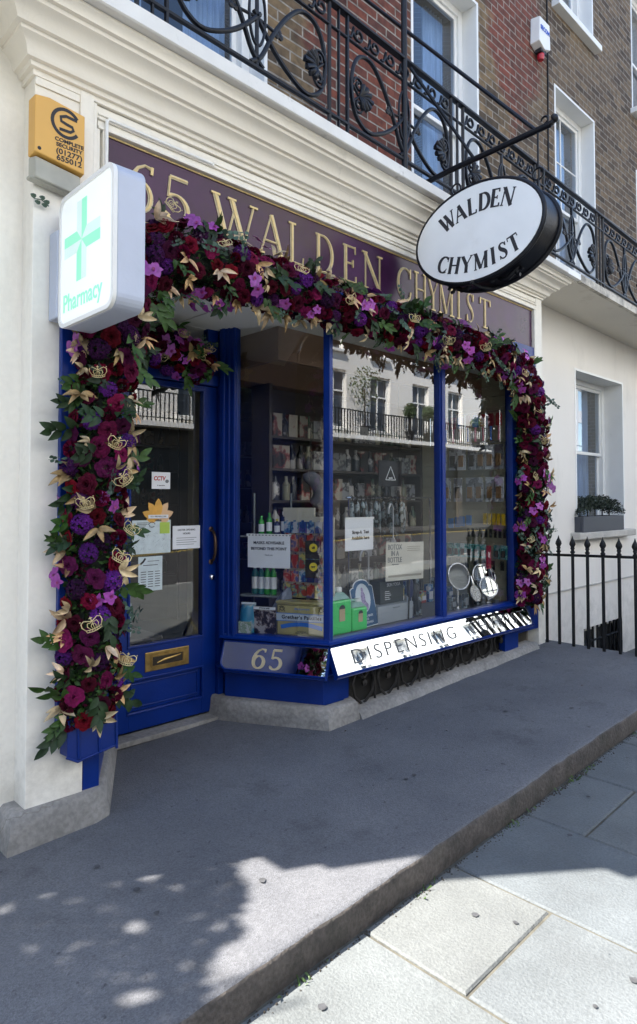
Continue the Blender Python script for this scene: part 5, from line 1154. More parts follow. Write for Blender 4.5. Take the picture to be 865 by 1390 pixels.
# alarm on the brick
t=thing('wall_alarm',(6.35,3.22,6.3),'white wall alarm box with blue letters and red strobe on the upper brickwork','alarm box')
M=frame((6.36,YB-.002,6.33),(1,0,0))
mb=MB(M);mb.prism([(-.13,-.14),(.0,-.19),(.13,-.14),(.115,.14),(-.115,.14)],0,.10,.93);mb.build('housing',WHITE,t,bevel=.006)
text('SECOM',.066,M@Matrix.Translation((.0,.02,.103)),mat('blue_print',(.02,.10,.55),.5),'lettering',t,bold=.002,xs=.9)
mb=MB(M);mb.box(-.05,.07,-.20,-.165,.01,.08);mb.build('base',INK,t);mb=MB(M);mb.lathe([(.03,-.262),(.038,-.24),(.038,-.205)],(.01,0,.045),14,'y');mb.build('strobe',mat('red_strobe',(.5,.02,.04),.25),t,smooth=50)
mb=MB();mb.tube([(6.60,YB-.008,9.0),(6.605,YB-.008,6.2),(6.59,YB-.008,4.6),(6.585,YB-.008,3.6)],.008,6);mb.build('wall_cable',BLACKR,NEXT)

# ------------------------------------------------------------------ balcony railing
RAILW=lambda p:Vector((p.x,p.y,p.z-.030*(p.x-2.8)))
t=thing('balcony_railing',(3.4,2.68,3.7),'black cast iron balcony railing with palmettes and scrolls above the shopfront','railing')
OFF[t.name]=Vector((3.4,2.68,3.7))
zT,zS,zB=4.405,4.275,3.735;Yr=2.68
def smoothpts(P,n=5):
    out=[];m=len(P)
    for i in range(m-1):
        p0,p1,p2,p3=[Vector((*P[max(0,min(m-1,j))],)) for j in(i-1,i,i+1,i+2)]
        for k in range(n):
            s=k/n;out.append(.5*((2*p1)+(-p0+p2)*s+(2*p0-5*p1+4*p2-p3)*s*s+(-p0+3*p1-3*p2+p3)*s**3))
    out.append(Vector(P[-1]));return out
def panel(xa,xb):
    w=xb-xa;cx=(xa+xb)/2;mb=MB(warp=RAILW)
    # frieze of running scrolls
    n=7
    for i in range(n):
        x=xa+w*(i+.5)/n;s=w/n
        pts=[]
        for k in range(15):
            a=k*.52;r=.052*(1-k/19);pts.append((x+s*.10+r*math.cos(a+2.6),Yr,(zT+zS)/2+r*math.sin(a+2.6)*.95))
        pts=[(x-s*.52,Yr,zS+.016),(x-s*.33,Yr,zS+.022)]+pts
        mb.tube([(p.x,p.y,p.z) for p in smoothpts(pts,2)],.0095,6)
    H=zS-zB
    def Q(u,v):return (cx+u*w,Yr,zB+v*H)
    C=[(.02,.56),(-.10,.30),(-.22,.13),(-.34,.05),(-.44,.17),(-.475,.42),(-.46,.70),(-.40,.88),(-.30,.90),(-.20,.72),(-.10,.42),(-.03,.14),(.04,.02)]
    for sg in(1,-1):
        mb.tube([tuple(q) for q in smoothpts([Q(u*sg,v) for u,v in C],4)],.0135,6)
    C2=[(0,.5),(.10,.66),(.2,.82),(.30,.90)]
    mb.tube([Q(0,0),Q(0,1)],.012,6)
    mb.tube([(cx+.055*math.cos(a),Yr-.004,zB+H*.53+.17*math.sin(a)) for a in [i*2*PI/24 for i in range(24)]],.0085,6,closed=True)
    for s in(-1,1):
        mb.tube([Q(s*.02,.5),Q(s*.13,.47)],.009,6)
        for d in(0,.03,.055):mb.lathe([(0,-.010),(.017,-.005),(.017,.005),(0,.010)],(cx+s*(w*.13+d*.5),Yr,zB+.47*H+(.018 if d==.03 else -.005)),8,'y')
    pn=mb.build('scroll_panel',BLACK,t,smooth=60)
    for sg in(-1,1):
        pm=MB(warp=RAILW);bx,bz=cx+sg*w*.41,zB+H*.40
        for k in range(7):
            a=R(90-sg*(90+ (k-3)*24)) ;L_=.105-.010*abs(k-3)
            ex,ez=bx-sg*math.cos((k-3)*R(24))*L_,bz+math.sin((k-3)*R(24))*L_
            pm.tube([(bx,Yr-.004,bz),(bx*.5+ex*.5,Yr-.018,bz*.5+ez*.5),(ex,Yr-.012,ez),(ex+sg*.006,Yr-.004,ez-.008)],[.008,.015,.020,.011],6)
        for s2 in(-1,1):
            pts=[]
            for k in range(16):
                a=k*.55;r=.048*(1-k/20);pts.append((bx+sg*.012+r*math.cos(a)*sg,Yr-.006,bz+s2*(.075+r*math.sin(a)-.01)))
            pm.tube(pts,.0095,6);pm.tube([(bx,Yr,bz),(bx+sg*.055,Yr,bz+s2*.05)],.009,6)
        pm.build('palmette',BLACK,pn,smooth=60)
pit=1.25;x0=.27
k=0
for i in range(-1,7):
    b0=2.775+1.25*(i-1)
    mb=MB(warp=RAILW)
    for dx,rr_ in((-.08,.013),(0,.010),(.075,.013)):mb.tube([(b0+dx,Yr,3.60),(b0+dx,Yr,zT)],rr_,6)
    mb.build('baluster_group',BLACK,t,smooth=60)
    if i<6:panel(b0+.085,b0+1.25-.09)
mb=MB(warp=RAILW);a,b=.30,9.2
mb.box(a,b,Yr-.022,Yr+.022,zT,zT+.018);mb.box(a,b,Yr-.010,Yr+.010,zS-.012,zS);mb.box(a,b,Yr-.012,Yr+.012,zB-.012,zB+.006);mb.build('rails',BLACK,t,bevel=.003)
mb=MB(warp=RAILW);mb.tube([(1.0,2.68,3.60),(1.0,2.68,4.42)],.015,6);mb.tube([(.9,Yr,4.41),(.9,3.24,4.41)],.015,6);mb.build('end_post',BLACK,t)

# ------------------------------------------------------------------ right hand wall, window, lightwell, area railing
YW=3.2
hole=(7.06,8.42,1.10,2.92);bh=(7.22,8.30,-1.35,.02)
mb=MB();wall_holes(mb,5.691,14,-3.0,3.52,YW,[hole,bh]);mb.build('stucco_wall',STUC2,NEXT)
mb=MB();mb.box(5.70,14,YW-.012,YW-.001,.485,.50);mb.build('string_line',mat('string_grey',(.45,.43,.40),.7),NEXT)  # thin proud band, greyer than the stucco around it
wg=sash(NEXT,*hole,YW,reveal=.24,sill=False,mid=2.02,lab='ground floor sash window with a planter on its sill')
mb=MB();mb.box(6.92,8.50,YW-.11,YW+.26,1.02,1.098);mb.build('sill',mat('stone_sill',(.50,.475,.43),.8,var=.12,scale=8,bump=.3),wg,bevel=.012)
# basement window
mb=MB();mb.box(7.22,8.30,YW+.12,YW+.2,-1.35,.02);bw=mb.build('basement_window',mat('basement_dark',(.02,.022,.025),.3),NEXT)
mb=MB()
for i in range(9):
    x=7.28+i*.12;mb.tube([(x,YW+.03,-1.35),(x,YW+.03,.02)],.012,6)
mb.tube([(7.22,YW+.03,-.15),(8.3,YW+.03,-.15)],.012,6);mb.tube([(7.22,YW+.03,-.9),(8.3,YW+.03,-.9)],.012,6);mb.build('security_bars',BLACKR,bw)
mb=MB();mb.box(7.24,8.28,YW+.10,YW+.119,-.05,.0);mb.box(7.24,7.30,YW+.10,YW+.119,-1.3,-.05);mb.box(7.73,7.78,YW+.10,YW+.119,-1.3,-.05);mb.build('frame',WHITE,bw)
# lightwell box
mb=MB();mb.add([(5.8,2.03,-3),(14,2.03,-3),(14,3.2,-3),(5.8,3.2,-3)],[(0,1,2,3)]);mb.add([(5.8,2.03,-3),(5.8,3.2,-3),(5.8,3.2,.1),(5.8,2.03,.1)],[(0,1,2,3)]);mb.add([(5.8,2.03,-3),(14,2.03,-3),(14,2.03,.2),(5.8,2.03,.2)],[(0,1,2,3)])
tag(mb.build('lightwell',STUC2),kind='structure')
def zr(y): return .062+.06*(y-2.1)
t=thing('area_railing',(5.72,2.5,.06),'black spearhead railing round the basement area beside the shop','railing')
STONE=mat('coping_stone',(.05,.05,.055),.85,var=.25,scale=6,bump=.4,fine=.15)
mb=MB();vs=[]
ys=[1.98,2.4,2.9]
mb.add([(5.64,1.98,-.02),(5.80,1.98,-.02),(5.80,1.98,zr(1.98)),(5.64,1.98,zr(1.98)),(5.64,3.0,.0),(5.80,3.0,0),(5.80,3.0,zr(3.0)+.03),(5.64,3.0,zr(3.0)+.03)],[(0,1,2,3),(4,7,6,5),(3,2,6,7),(0,3,7,4),(1,5,6,2)])
mb.box(5.80,13.5,1.98,2.12,-.02,.17);mb.build('coping',STONE,t,bevel=.008)
mb=MB()
def bar(x,y,zb,zt,r=.0145):
    t_=MB();h=zt
    t_.tube([(x,y,zb),(x,y,h-.15)],r,8)
    t_.lathe([(r,h-.155),(r*1.5,h-.15),(r*1.5,h-.14),(r*1.0,h-.134),(r*1.0,h-.12),(r*1.4,h-.115),(r*1.1,h-.10),(.029,h-.075),(.025,h-.055),(.009,h-.025),(.002,h)],(x,y,0),4 if False else 8)
    return t_
for y in (2.758,2.628,2.495,2.36,2.224,2.092):bar(5.72,y,.05,1.132).build('spearhead_bar',BLACKR,t,smooth=40)
mb.tube([(5.72,2.875,.08),(5.72,2.875,.97)],.014,8);mb.build('wall_bar',BLACKR,t,smooth=50)
for i in range(1,26):bar(5.72+.133*i,2.06,.15,1.15+.0045*i).build('spearhead_bar',BLACKR,t,smooth=40)
mb=MB();mb.add([(5.712,2.89,.940),(5.728,2.89,.940),(5.728,2.89,.963),(5.712,2.89,.963),(5.712,2.05,.962),(5.728,2.05,.962),(5.728,2.05,.985),(5.712,2.05,.985)],[(0,1,2,3),(4,7,6,5),(0,4,5,1),(2,6,7,3),(1,5,6,2),(0,3,7,4)]);mb.box(5.73,9.3,2.052,2.068,.965,.99);mb.build('top_rail',BLACKR,t)
mb=MB();mb.box(5.80,5.86,2.04,2.10,.05,.80);mb.prism([(5.80,2.04),(5.86,2.04),(5.86,2.10),(5.80,2.10)],.80,.83,.5);mb.build('stay_post',BLACKR,t)
# planter
t=thing('window_planter',(7.6,3.1,1.10),'dark grey box planter standing on the stone sill','planter')
LEAD=mat('lead_grey',(.055,.06,.075),.55,var=.08,scale=5)
mb=MB();mb.box(7.02,8.14,3.10,3.13,1.10,1.27);mb.box(7.02,7.05,3.13,3.36,1.10,1.27);mb.box(8.11,8.14,3.13,3.36,1.10,1.27);mb.box(7.05,8.11,3.33,3.36,1.10,1.27);mb.build('box',LEAD,t,bevel=.004)
mb=MB();mb.box(7.05,8.11,3.13,3.33,1.12,1.25);mb.build('soil',DIRT,t)
t=thing('clipped_shrub',(7.6,3.22,1.25),'low dark clipped shrub with pale buds growing in the window planter','shrub')
SHR=mat('dark_shrub_leaf',(.022,.035,.02),.5,var=.5,scale=30);BUD=mat('pale_bud',(.35,.33,.27),.7)
def leafcloud(mb,fn,n,s,rnd):
    for _ in range(n):
        p=fn();a=Vector((rnd.gauss(0,1),rnd.gauss(0,1),rnd.gauss(0,1))).normalized();b=a.orthogonal().normalized();c=a.cross(b);q=s*rnd.uniform(.6,1.3)
        mb.add([p-b*q*.5,p+c*q,p+b*q*.5,p-c*q],[(0,1,2,3)])
rs_=random.Random(8)
def shr():
    x=rs_.uniform(-.56,.56);lim=.235*(1-abs(x/.60)**4)
    return Vector((7.58+x,3.22+rs_.uniform(-.14,.12),1.25+rs_.uniform(.2,1)**.5*lim*(1+.25*noise.noise(Vector((x*6,0,0))))))
mb=MB();leafcloud(mb,shr,4200,.014,rs_);mb.build('foliage',SHR,t)
mb=MB();leafcloud(mb,shr,90,.008,rs_);mb.build('buds',BUD,t)
mb=MB()
for i in range(5):mb.tube([(7.2+i*.2,3.22,1.25),(7.2+i*.2,3.22,1.35)],.008,5)
mb.build('stem',DIRT,t)

# ------------------------------------------------------------------ the floral garland
ROSE=[mat('rose_crimson',(.092,.002,.006),.85,spec=.12,var=.35,scale=40,rnd=.4),mat('rose_wine',(.040,.0015,.008),.85,spec=.12,var=.3,scale=40,rnd=.4)]
PEON=[mat('peony_magenta',(.115,.006,.034),.85,spec=.12,var=.35,scale=50,rnd=.4),mat('peony_plum',(.050,.004,.024),.85,spec=.12,var=.3,scale=50,rnd=.4)]
CARN=[mat('carnation_red',(.085,.002,.012),.85,spec=.12,var=.35,scale=60,rnd=.4)]
HYD=[mat('hydrangea_violet',(.085,.012,.135),.85,spec=.12,var=.4,scale=40,rnd=.4),mat('hydrangea_dark',(.032,.005,.036),.85,spec=.12,var=.35,scale=40,rnd=.4)]
ORC=mat('orchid_pink',(.33,.05,.33),.45,var=.3,scale=50,rnd=.4);ORCC=mat('orchid_lip',(.22,.01,.12),.4)
GL=[mat('gold_leaf',(.40,.265,.115),.38,.45,var=.3,scale=25,bump=.3,bscale=60,rnd=.4),mat('pale_gold_leaf',(.52,.40,.23),.35,.35,var=.25,scale=25,bump=.3,bscale=60,rnd=.4)]
GREEN=[mat('leaf_green',(.020,.062,.010),.5,spec=.3,var=.4,scale=30,rnd=.4),mat('leaf_deep',(.010,.030,.009),.5,spec=.3,var=.4,scale=30,rnd=.4)]
EUC=mat('eucalyptus',(.045,.085,.062),.6,var=.3,scale=30,rnd=.4)
CRG=mat('gilt_crown',(.62,.50,.26),.3,.6,var=.15,scale=20)
def mkleaf(mb,M0,L,W,bend=.25,fold=.25,n=6):
    vs=[];
    for i in range(n+1):
        f=i/n;w=W*(math.sin(PI*f**.8)**.85 if 0<f<1 else .04 if f==0 else 0.001)/2
        x=L*f;z=-bend*L*f*f
        for s in(-1,0,1):vs.append(M0@Vector((x,s*w,z+abs(s)*w*fold)))
    mb.add(vs,[(i*3+k,i*3+k+1,(i+1)*3+k+1,(i+1)*3+k) for i in range(n) for k in range(2)])
def Rz(a):return Matrix.Rotation(a,4,'Z')
def Ry(a):return Matrix.Rotation(a,4,'Y')
def mesh_of(mb,name,mats,smooth=True):
    me=bpy.data.meshes.new(name);me.from_pydata([tuple(v) for v in mb.v],[],mb.f);me.update()
    for m in(mats if isinstance(mats,list) else [mats]):me.materials.append(m)
    for p,i in zip(me.polygons,mb.mi):p.material_index=i;p.use_smooth=smooth
    return me
def cup(mb,ang,r0,R1,h,wd,curl,n=4,m=4,ruf=0,rn=random):
    """petal standing at radius r0, opening to R1 at height h"""
    vs=[]
    for i in range(n+1):
        f=i/n;r=r0+(R1-r0)*(f**1.3);z=h*math.sin(f*PI/2)*(1-curl*f**4)
        ww=wd*(.45+.55*math.sin(PI*min(1,f*.62+.12)))*(1 if f<.99 else .8)
        for k in range(m+1):
            s=(k/m-.5);a=ang+s*ww;rr=r*(1+.06*math.cos(s*6))-(.12*h*abs(s)*f)
            zz=z-(.10*h*(2*abs(s))**3*f)+ruf*rn.uniform(-1,1)*f
            vs.append((rr*math.cos(a),rr*math.sin(a),zz))
    q=m+1;mb.add(vs,[(i*q+k,i*q+k+1,(i+1)*q+k+1,(i+1)*q+k) for i in range(n) for k in range(m)])
def rose(seed,S=1):
    rn=random.Random(seed);mb=MB()
    for L_,(cnt,r0,R1,h,w,c) in enumerate(((3,.002,.008,.040,2.6,.0),(4,.005,.018,.044,2.1,.05),(5,.008,.030,.042,1.65,.12),(6,.010,.040,.038,1.4,.18),(7,.012,.051,.030,1.25,.35))):
        for k in range(cnt):cup(mb,2*PI*k/cnt+L_*.7+rn.uniform(-.15,.15),r0*S,R1*S*rn.uniform(.93,1.07),h*S*rn.uniform(.93,1.05),w,c,rn=rn,ruf=.0012)
    return mb
def peony(seed,S=1):
    rn=random.Random(seed);mb=MB()
    for L_ in range(6):
        cnt=5+L_*2;R1=(.010+.0085*L_)*S;h=(.044-.005*L_)*S
        for k in range(cnt):cup(mb,2*PI*k/cnt+rn.uniform(-.3,.3),.003*S,R1*rn.uniform(.85,1.15),h*rn.uniform(.8,1.1),1.1,.2,3,3,.0035,rn)
    return mb
def carn(seed,S=1):
    rn=random.Random(seed);mb=MB()
    for i in range(60):
        z=rn.uniform(.05,1);a=rn.uniform(0,2*PI);r=math.sqrt(1-z*z);d=Vector((r*math.cos(a),r*math.sin(a),z));c=d*.036*S
        u=d.orthogonal().normalized();v=d.cross(u);t_=rn.uniform(0,6.28);u2=u*math.cos(t_)+v*math.sin(t_);v2=d
        w=.011*S
        mb.add([c-u2*w*.5-v2*w,c+u2*w*.5-v2*w,c+u2*w*1.1+v2*w*.5+u*rn.uniform(-.004,.004),c+v2*w*.9,c-u2*w*1.1+v2*w*.5+v*rn.uniform(-.004,.004)],[(0,1,2,3,4)])
    return mb
def hydr(seed,S=1):
    rn=random.Random(seed);mb=MB();n=30
    for i in range(n):
        z=1-.95*(i+.5)/n;a=i*2.4;r=math.sqrt(max(0,1-z*z));d=Vector((r*math.cos(a),r*math.sin(a),z*.8)).normalized();c=d*.045*S
        M0=Matrix.Translation(c)@d.to_track_quat('Z','Y').to_matrix().to_4x4()@Rz(rn.uniform(0,1.5))
        for k in range(4):
            M1=M0@Rz(k*PI/2);s=.0155*S;mb.add([M1@Vector(p) for p in((0,0,0),(s*.6,-s*.45,.002),(s*1.05,0,.004),(s*.6,s*.45,.002))],[(0,1,2,3)])
    return mb
def orchid(seed,S=1):
    rn=random.Random(seed);mb=MB()
    for b,(ox,oy,oz) in enumerate(((0,0,.02),(.04,.035,.0))):
        M0=Matrix.Translation((ox,oy,oz))@Rz(rn.uniform(0,1))@Ry(rn.uniform(-.3,.3))
        for k in range(5):
            big=k in(1,4);mkleaf(mb,M0@Rz(k*2*PI/5+(.15 if big else 0))@Ry(-.25),.036*S*(1.05 if big else 1),.036*S if big else .023*S,.25,.1,5)
        mb.m=1
        for k in(-.5,0,.5):mkleaf(mb,M0@Rz(PI+k)@Ry(-.9),.016*S,.01*S,.5,.3,4)
        mb.m=0
    return mb
def goldspray(seed,S=1):
    rn=random.Random(seed);mb=MB()
    for k in range(rn.choice((3,4))):
        mkleaf(mb,Matrix.Translation((0,0,.01))@Rz(rn.uniform(-.9,.9)+(k-1)*.75)@Ry(rn.uniform(-.75,-.05)),.078*S*rn.uniform(.75,1.15),.029*S,rn.uniform(.1,.5),.45,7)
    return mb
def sprig(seed,S=1):
    rn=random.Random(seed);mb=MB();mb.tube([(0,0,0),(.06*S,0,.02*S),(.12*S,0,.02*S)],.0016,4)
    for k in range(6):
        f=k/5;s=1 if k%2 else -1;mkleaf(mb,Matrix.Translation((.015*S+.085*S*f,0,.02*S))@Rz(s*rn.uniform(.5,1.0)*(1-.9*(k==5)))@Ry(rn.uniform(-.6,.1)),.068*S*rn.uniform(.8,1.1),.034*S,rn.uniform(.1,.4),.3,5)
    return mb
def euca(seed,S=1):
    rn=random.Random(seed);mb=MB();mb.tube([(0,0,0),(.05*S,.01,.02*S),(.13*S,.0,.015*S)],.0014,4)
    for k in range(12):
        f=(k//2)/5;s=1 if k%2 else -1;M0=Matrix.Translation((.012*S+.11*S*f,s*.013*S,.02*S+rn.uniform(-.004,.008)))@Matrix.Rotation(rn.uniform(-.8,.8),4,'X')@Ry(rn.uniform(-.6,.6))
        r=.0155*S*(1-.35*f);mb.add([M0@Vector((r*math.cos(a),r*math.sin(a)*.9,.002*math.cos(2*a))) for a in [i*2*PI/9 for i in range(9)]],[tuple(range(9))])
    return mb
def crown(seed):
    mb=MB();W=.040
    def T(p,r=.0028):mb.tube(p,r,5)
    # base band bowed slightly, drawn in the x/y plane, z out
    for y in(0,.011):T([(x*W,y+.006*(1-x*x)*-1+.0,.010*(1-x*x)) for x in(-1,-.6,-.2,.2,.6,1)])
    for i in range(7):x=-1+i/3;T([(x*W,-.006*(1-x*x),.010*(1-x*x)),(x*W,.011-.006*(1-x*x),.010*(1-x*x))],.002)
    for s in(-1,1):
        T([(s*W,.010,0),(s*W*1.35,.032,0),(s*W*1.30,.052,0),(s*W*.9,.060,.002),(s*W*.45,.052,.006),(0,.044,.01)])
        T([(s*W*.45,.008,.008),(s*W*.75,.026,.008),(s*W*.62,.042,.008),(s*W*.25,.040,.010),(0,.046,.01)],.0022)
        T([(s*W*.2,.006,.01),(s*W*.32,.022,.011),(s*W*.15,.034,.011),(0,.026,.011)],.002)
        mb.lathe([(0,-.005),(.0045,0),(0,.005)],(s*W*1.32,.062,0),6,'y')
    T([(0,.004,.01),(0,.046,.01)],.0022);T([(0,.046,.01),(0,.070,.01)]);T([(-.009,.062,.01),(.009,.062,.01)]);mb.lathe([(0,-.006),(.006,0),(0,.006)],(0,.049,.01),6,'y')
    return mb
FL={}
def variants(kind,fn,n,mats,**k):
    FL[kind]=[mesh_of(fn(100*hash_(kind)+i,**k),kind,mats if not isinstance(mats,list) or kind=='orchid' else [mats[i%len(mats)]]) for i in range(n)]
def hash_(s):return sum(ord(c)*(i+1) for i,c in enumerate(s))%97
variants('rose',rose,8,ROSE);variants('peony',peony,6,PEON);variants('carnation',carn,5,CARN);variants('hydrangea',hydr,6,HYD)
variants('orchid',orchid,6,[ORC,ORCC]);variants('gold_leaf_spray',goldspray,12,GL);variants('leaf_sprig',sprig,10,GREEN);variants('eucalyptus_sprig',euca,8,EUC)
FL['crown_ornament']=[mesh_of(crown(0),'crown_ornament',CRG)]
SPREAD={'rose':.052,'peony':.052,'carnation':.044,'hydrangea':.052,'orchid':.048,'gold_leaf_spray':.036,'leaf_sprig':.038,'eucalyptus_sprig':.045}
def garland(root,path,rad,counts,seed,crowns=(),squash=.75,back=.0):
    """path: list of (x,y,z,r)"""
    rn=random.Random(seed);base=OFF[root.name]
    P=[Vector(p[:3]) for p in path];RR=[p[3] for p in path];seg=[(P[i+1]-P[i]).length for i in range(len(P)-1)];tot=sum(seg)
    def at(s):
        s*=tot
        for i,l in enumerate(seg):
            if s<=l or i==len(seg)-1:
                f=min(1,s/l);return P[i].lerp(P[i+1],f),(P[i+1]-P[i]).normalized(),RR[i]*(1-f)+RR[i+1]*f
            s-=l
    placed=[]
    cnt={};extra={}
    def emit(kind,me,MM):
        cnt[kind]=cnt.get(kind,0)+1
        if cnt[kind]<=99:
            o=bpy.data.objects.new(kind,me);COL.objects.link(o);o.parent=root;o.matrix_basis=MM;return
        e=extra.setdefault(kind,MB());mats_=e.__dict__.setdefault('mats',[])
        b=len(e.v);e.v+=[MM@v.co+base for v in me.vertices]
        idx=[]
        for m in me.materials:
            if m not in mats_:mats_.append(m)
            idx.append(mats_.index(m))
        for p_ in me.polygons:e.f.append([b+i for i in p_.vertices]);e.mi.append(idx[p_.material_index])
    def put(kind,p,n,spin,sc,name=None):
        me=rn.choice(FL[kind])
        q=n.to_track_quat('Z','Y').to_matrix().to_4x4();emit(kind,me,Matrix.Translation(p-base)@q@Matrix.Rotation(spin,4,'Z')@Matrix.Rotation(rn.uniform(-.35,.35),4,'X')@Matrix.Diagonal((sc*rn.uniform(.86,1.1),sc*rn.uniform(.86,1.1),sc*rn.uniform(.85,1.2),1)))
    order=['rose','peony','hydrangea','carnation','orchid','gold_leaf_spray','leaf_sprig','eucalyptus_sprig']
    out={'rose':.82,'peony':.82,'hydrangea':.80,'carnation':.84,'orchid':1.0,'gold_leaf_spray':1.0,'leaf_sprig':.86,'eucalyptus_sprig':.92}
    for kind in order:
        c=counts.get(kind,0);tries=0;done=0
        while done<c and tries<c*60:
            tries+=1;s=rn.random();ctr,tn,r=at(s)
            side_=Vector((0,-1,0));bi=tn.cross(side_).normalized()
            # bi points one way across the run; angle from front (-Y)
            edge=kind in('leaf_sprig','gold_leaf_spray','eucalyptus_sprig')
            a=rn.uniform(-1.75,1.75) if not edge else (rn.uniform(-1.9,1.9) if rn.random()<.5 else rn.choice((-1,1))*rn.uniform(1.2,1.9))
            n=(side_*math.cos(a)+bi*math.sin(a)).normalized()
            k_=out[kind]*rn.uniform(.88,1.08)
            p=ctr+side_*math.cos(a)*r*squash*k_+bi*math.sin(a)*r*k_
            dmin=SPREAD[kind]*(1.0 if not edge else .75)
            if any((p-q).length<(dmin+dq)*.66 for q,dq,e in placed if e==edge):
                if tries<c*50:continue
            placed.append((p,dmin,edge))
            n2=(n+tn*rn.uniform(-.35,.35)+Vector((-.25,-.2,0))).normalized()
            sc=rn.uniform(.85,1.15)*(.98 if edge else .83)
            if edge:
                # leaves point outward across the run
                d=(bi*math.sin(a)*(.75 if (bi*math.sin(a)).z<.3 else .35)+tn*rn.uniform(-1,1)+side_*rn.uniform(.1,.5)+Vector((0,0,rn.uniform(-.6,-.1) if kind=='gold_leaf_spray' else rn.uniform(-.3,.1)))).normalized();p=p-bi*math.sin(a)*r*.12
                z=(side_+n*.4).normalized();x=(d-z*d.dot(z)*.55).normalized();y=z.cross(x).normalized();z=x.cross(y)
                me=rn.choice(FL[kind])
                M0=Matrix.Identity(4)
                for i in range(3):M0[i][0]=x[i];M0[i][1]=y[i];M0[i][2]=z[i]
                emit(kind,me,Matrix.Translation(p-base)@M0@Matrix.Rotation(rn.uniform(-.5,.5),4,'X')@Matrix.Diagonal((sc*rn.uniform(.85,1.2),sc*rn.uniform(.65,1.05),sc*rn.uniform(.8,1.5),1)))
            else:put(kind,p,n2,rn.uniform(0,6.28),sc*{'rose':1.0,'peony':1.0,'carnation':1.05,'hydrangea':1.1,'orchid':1.25}[kind])
            done+=1
    for kind,e in extra.items():
        o=e.build(kind,e.mats,root,smooth=80);o['kind']='stuff'
    for (x,y,z,rot,sc) in crowns:
        n=Vector((-.45,-.88,.05)).normalized();u=Vector((0,0,1));xx=u.cross(n).normalized();yy=n.cross(xx)
        M0=Matrix.Identity(4)
        for i in range(3):M0[i][0]=xx[i];M0[i][1]=yy[i];M0[i][2]=n[i]
        o=bpy.data.objects.new('crown_ornament',FL['crown_ornament'][0]);COL.objects.link(o);o.parent=root
        o.matrix_basis=Matrix.Translation(Vector((x,y,z))-base)@M0@Matrix.Rotation(R(rot*1.3),4,'Z')@Matrix.Rotation(rn.uniform(-.6,.6),4,'X')@Matrix.Rotation(rn.uniform(-.5,.5),4,'Y')@Matrix.Scale(sc*rn.uniform(.66,.84),4)
    # foliage backing
    mb=MB();rb=random.Random(seed+1)
    for _ in range(int(tot*2600)):
        ctr,tn,r=at(rb.random());side_=Vector((0,-1,0));bi=tn.cross(side_).normalized();a=rb.uniform(-2.2,2.2);k_=rb.uniform(.45,.92)
        p=ctr+side_*math.cos(a)*r*squash*k_+bi*math.sin(a)*r*k_
        d=Vector((rb.gauss(0,1),rb.gauss(0,1),rb.gauss(0,1))).normalized();e=d.orthogonal().normalized();q=.016*rb.uniform(.6,1.4)
        mb.m=rb.choice((0,0,1,1,2));mb.add([p-e*q*.5,p+d*q,p+e*q*.5,p-d*q*.8],[(0,1,2,3)])
    o=mb.build('filler_foliage',[GREEN[0],GREEN[1],ROSE[1]],root);o['kind']='stuff'
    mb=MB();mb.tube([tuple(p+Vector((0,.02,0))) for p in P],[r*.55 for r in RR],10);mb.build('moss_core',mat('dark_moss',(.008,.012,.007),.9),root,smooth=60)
GA=thing('floral_garland',(3.3,2.82,2.6),'long artificial garland of roses, orchids, gold leaves and small crowns arching over the whole shopfront','garland')
path=[(1.315,2.83,.46,.10),(1.32,2.82,.60,.14),(1.325,2.81,.9,.143),(1.33,2.81,1.3,.143),(1.352,2.81,1.7,.145),(1.375,2.81,2.05,.15),(1.42,2.80,2.35,.165),(1.53,2.79,2.56,.18),(1.72,2.78,2.645,.19),(2.0,2.78,2.66,.18),(2.5,2.78,2.645,.155),(3.0,2.78,2.645,.145),(3.5,2.78,2.635,.142),(4.0,2.78,2.625,.15),(4.5,2.78,2.61,.15),(4.9,2.78,2.58,.175),(5.15,2.78,2.45,.19),(5.26,2.79,2.2,.18),(5.30,2.80,1.8,.18),(5.29,2.80,1.3,.18),(5.27,2.80,.9,.175),(5.23,2.81,.62,.15),(5.21,2.82,.56,.08)]
cr=[(1.27,1.98,4),(1.345,1.68,-20),(1.225,1.42,12),(1.41,1.53,35),(1.415,1.31,-30),(1.37,1.185,-22),(1.265,.905,18),(1.41,.735,-12),(1.59,2.79,-40),(1.92,2.70,20),(2.41,2.69,-15),(2.82,2.61,25),(3.42,2.61,0),(3.79,2.53,0),(4.29,2.565,15),(5.23,2.2,25),(5.22,1.94,-20),(5.09,1.63,-30),(5.04,1.11,20),(4.85,2.45,-15)]
garland(GA,path,.17,{'rose':150,'peony':130,'hydrangea':72,'carnation':110,'orchid':62,'gold_leaf_spray':190,'leaf_sprig':135,'eucalyptus_sprig':62},31,[(x-(.02 if z>2.4 else 0),2.655 if z<2.4 else 2.595,z,r_,1.0) for x,z,r_ in cr])
SPY=thing('floral_spray',(2.2,3.5,2.3),'short floral spray of roses and pink orchids fixed across the bar over the door','garland')
garland(SPY,[(1.78,3.50,2.37,.10),(1.95,3.49,2.37,.13),(2.12,3.48,2.36,.125),(2.28,3.48,2.33,.11),(2.40,3.49,2.27,.08)],.12,{'rose':17,'peony':6,'hydrangea':4,'carnation':8,'orchid':11,'gold_leaf_spray':5,'leaf_sprig':9,'eucalyptus_sprig':6},77,[(2.15,3.38,2.435,-10,.9),(2.045,3.38,2.31,80,.9),(2.265,3.38,2.35,-75,.9),(2.345,3.39,2.385,-30,.7)],squash=.8)

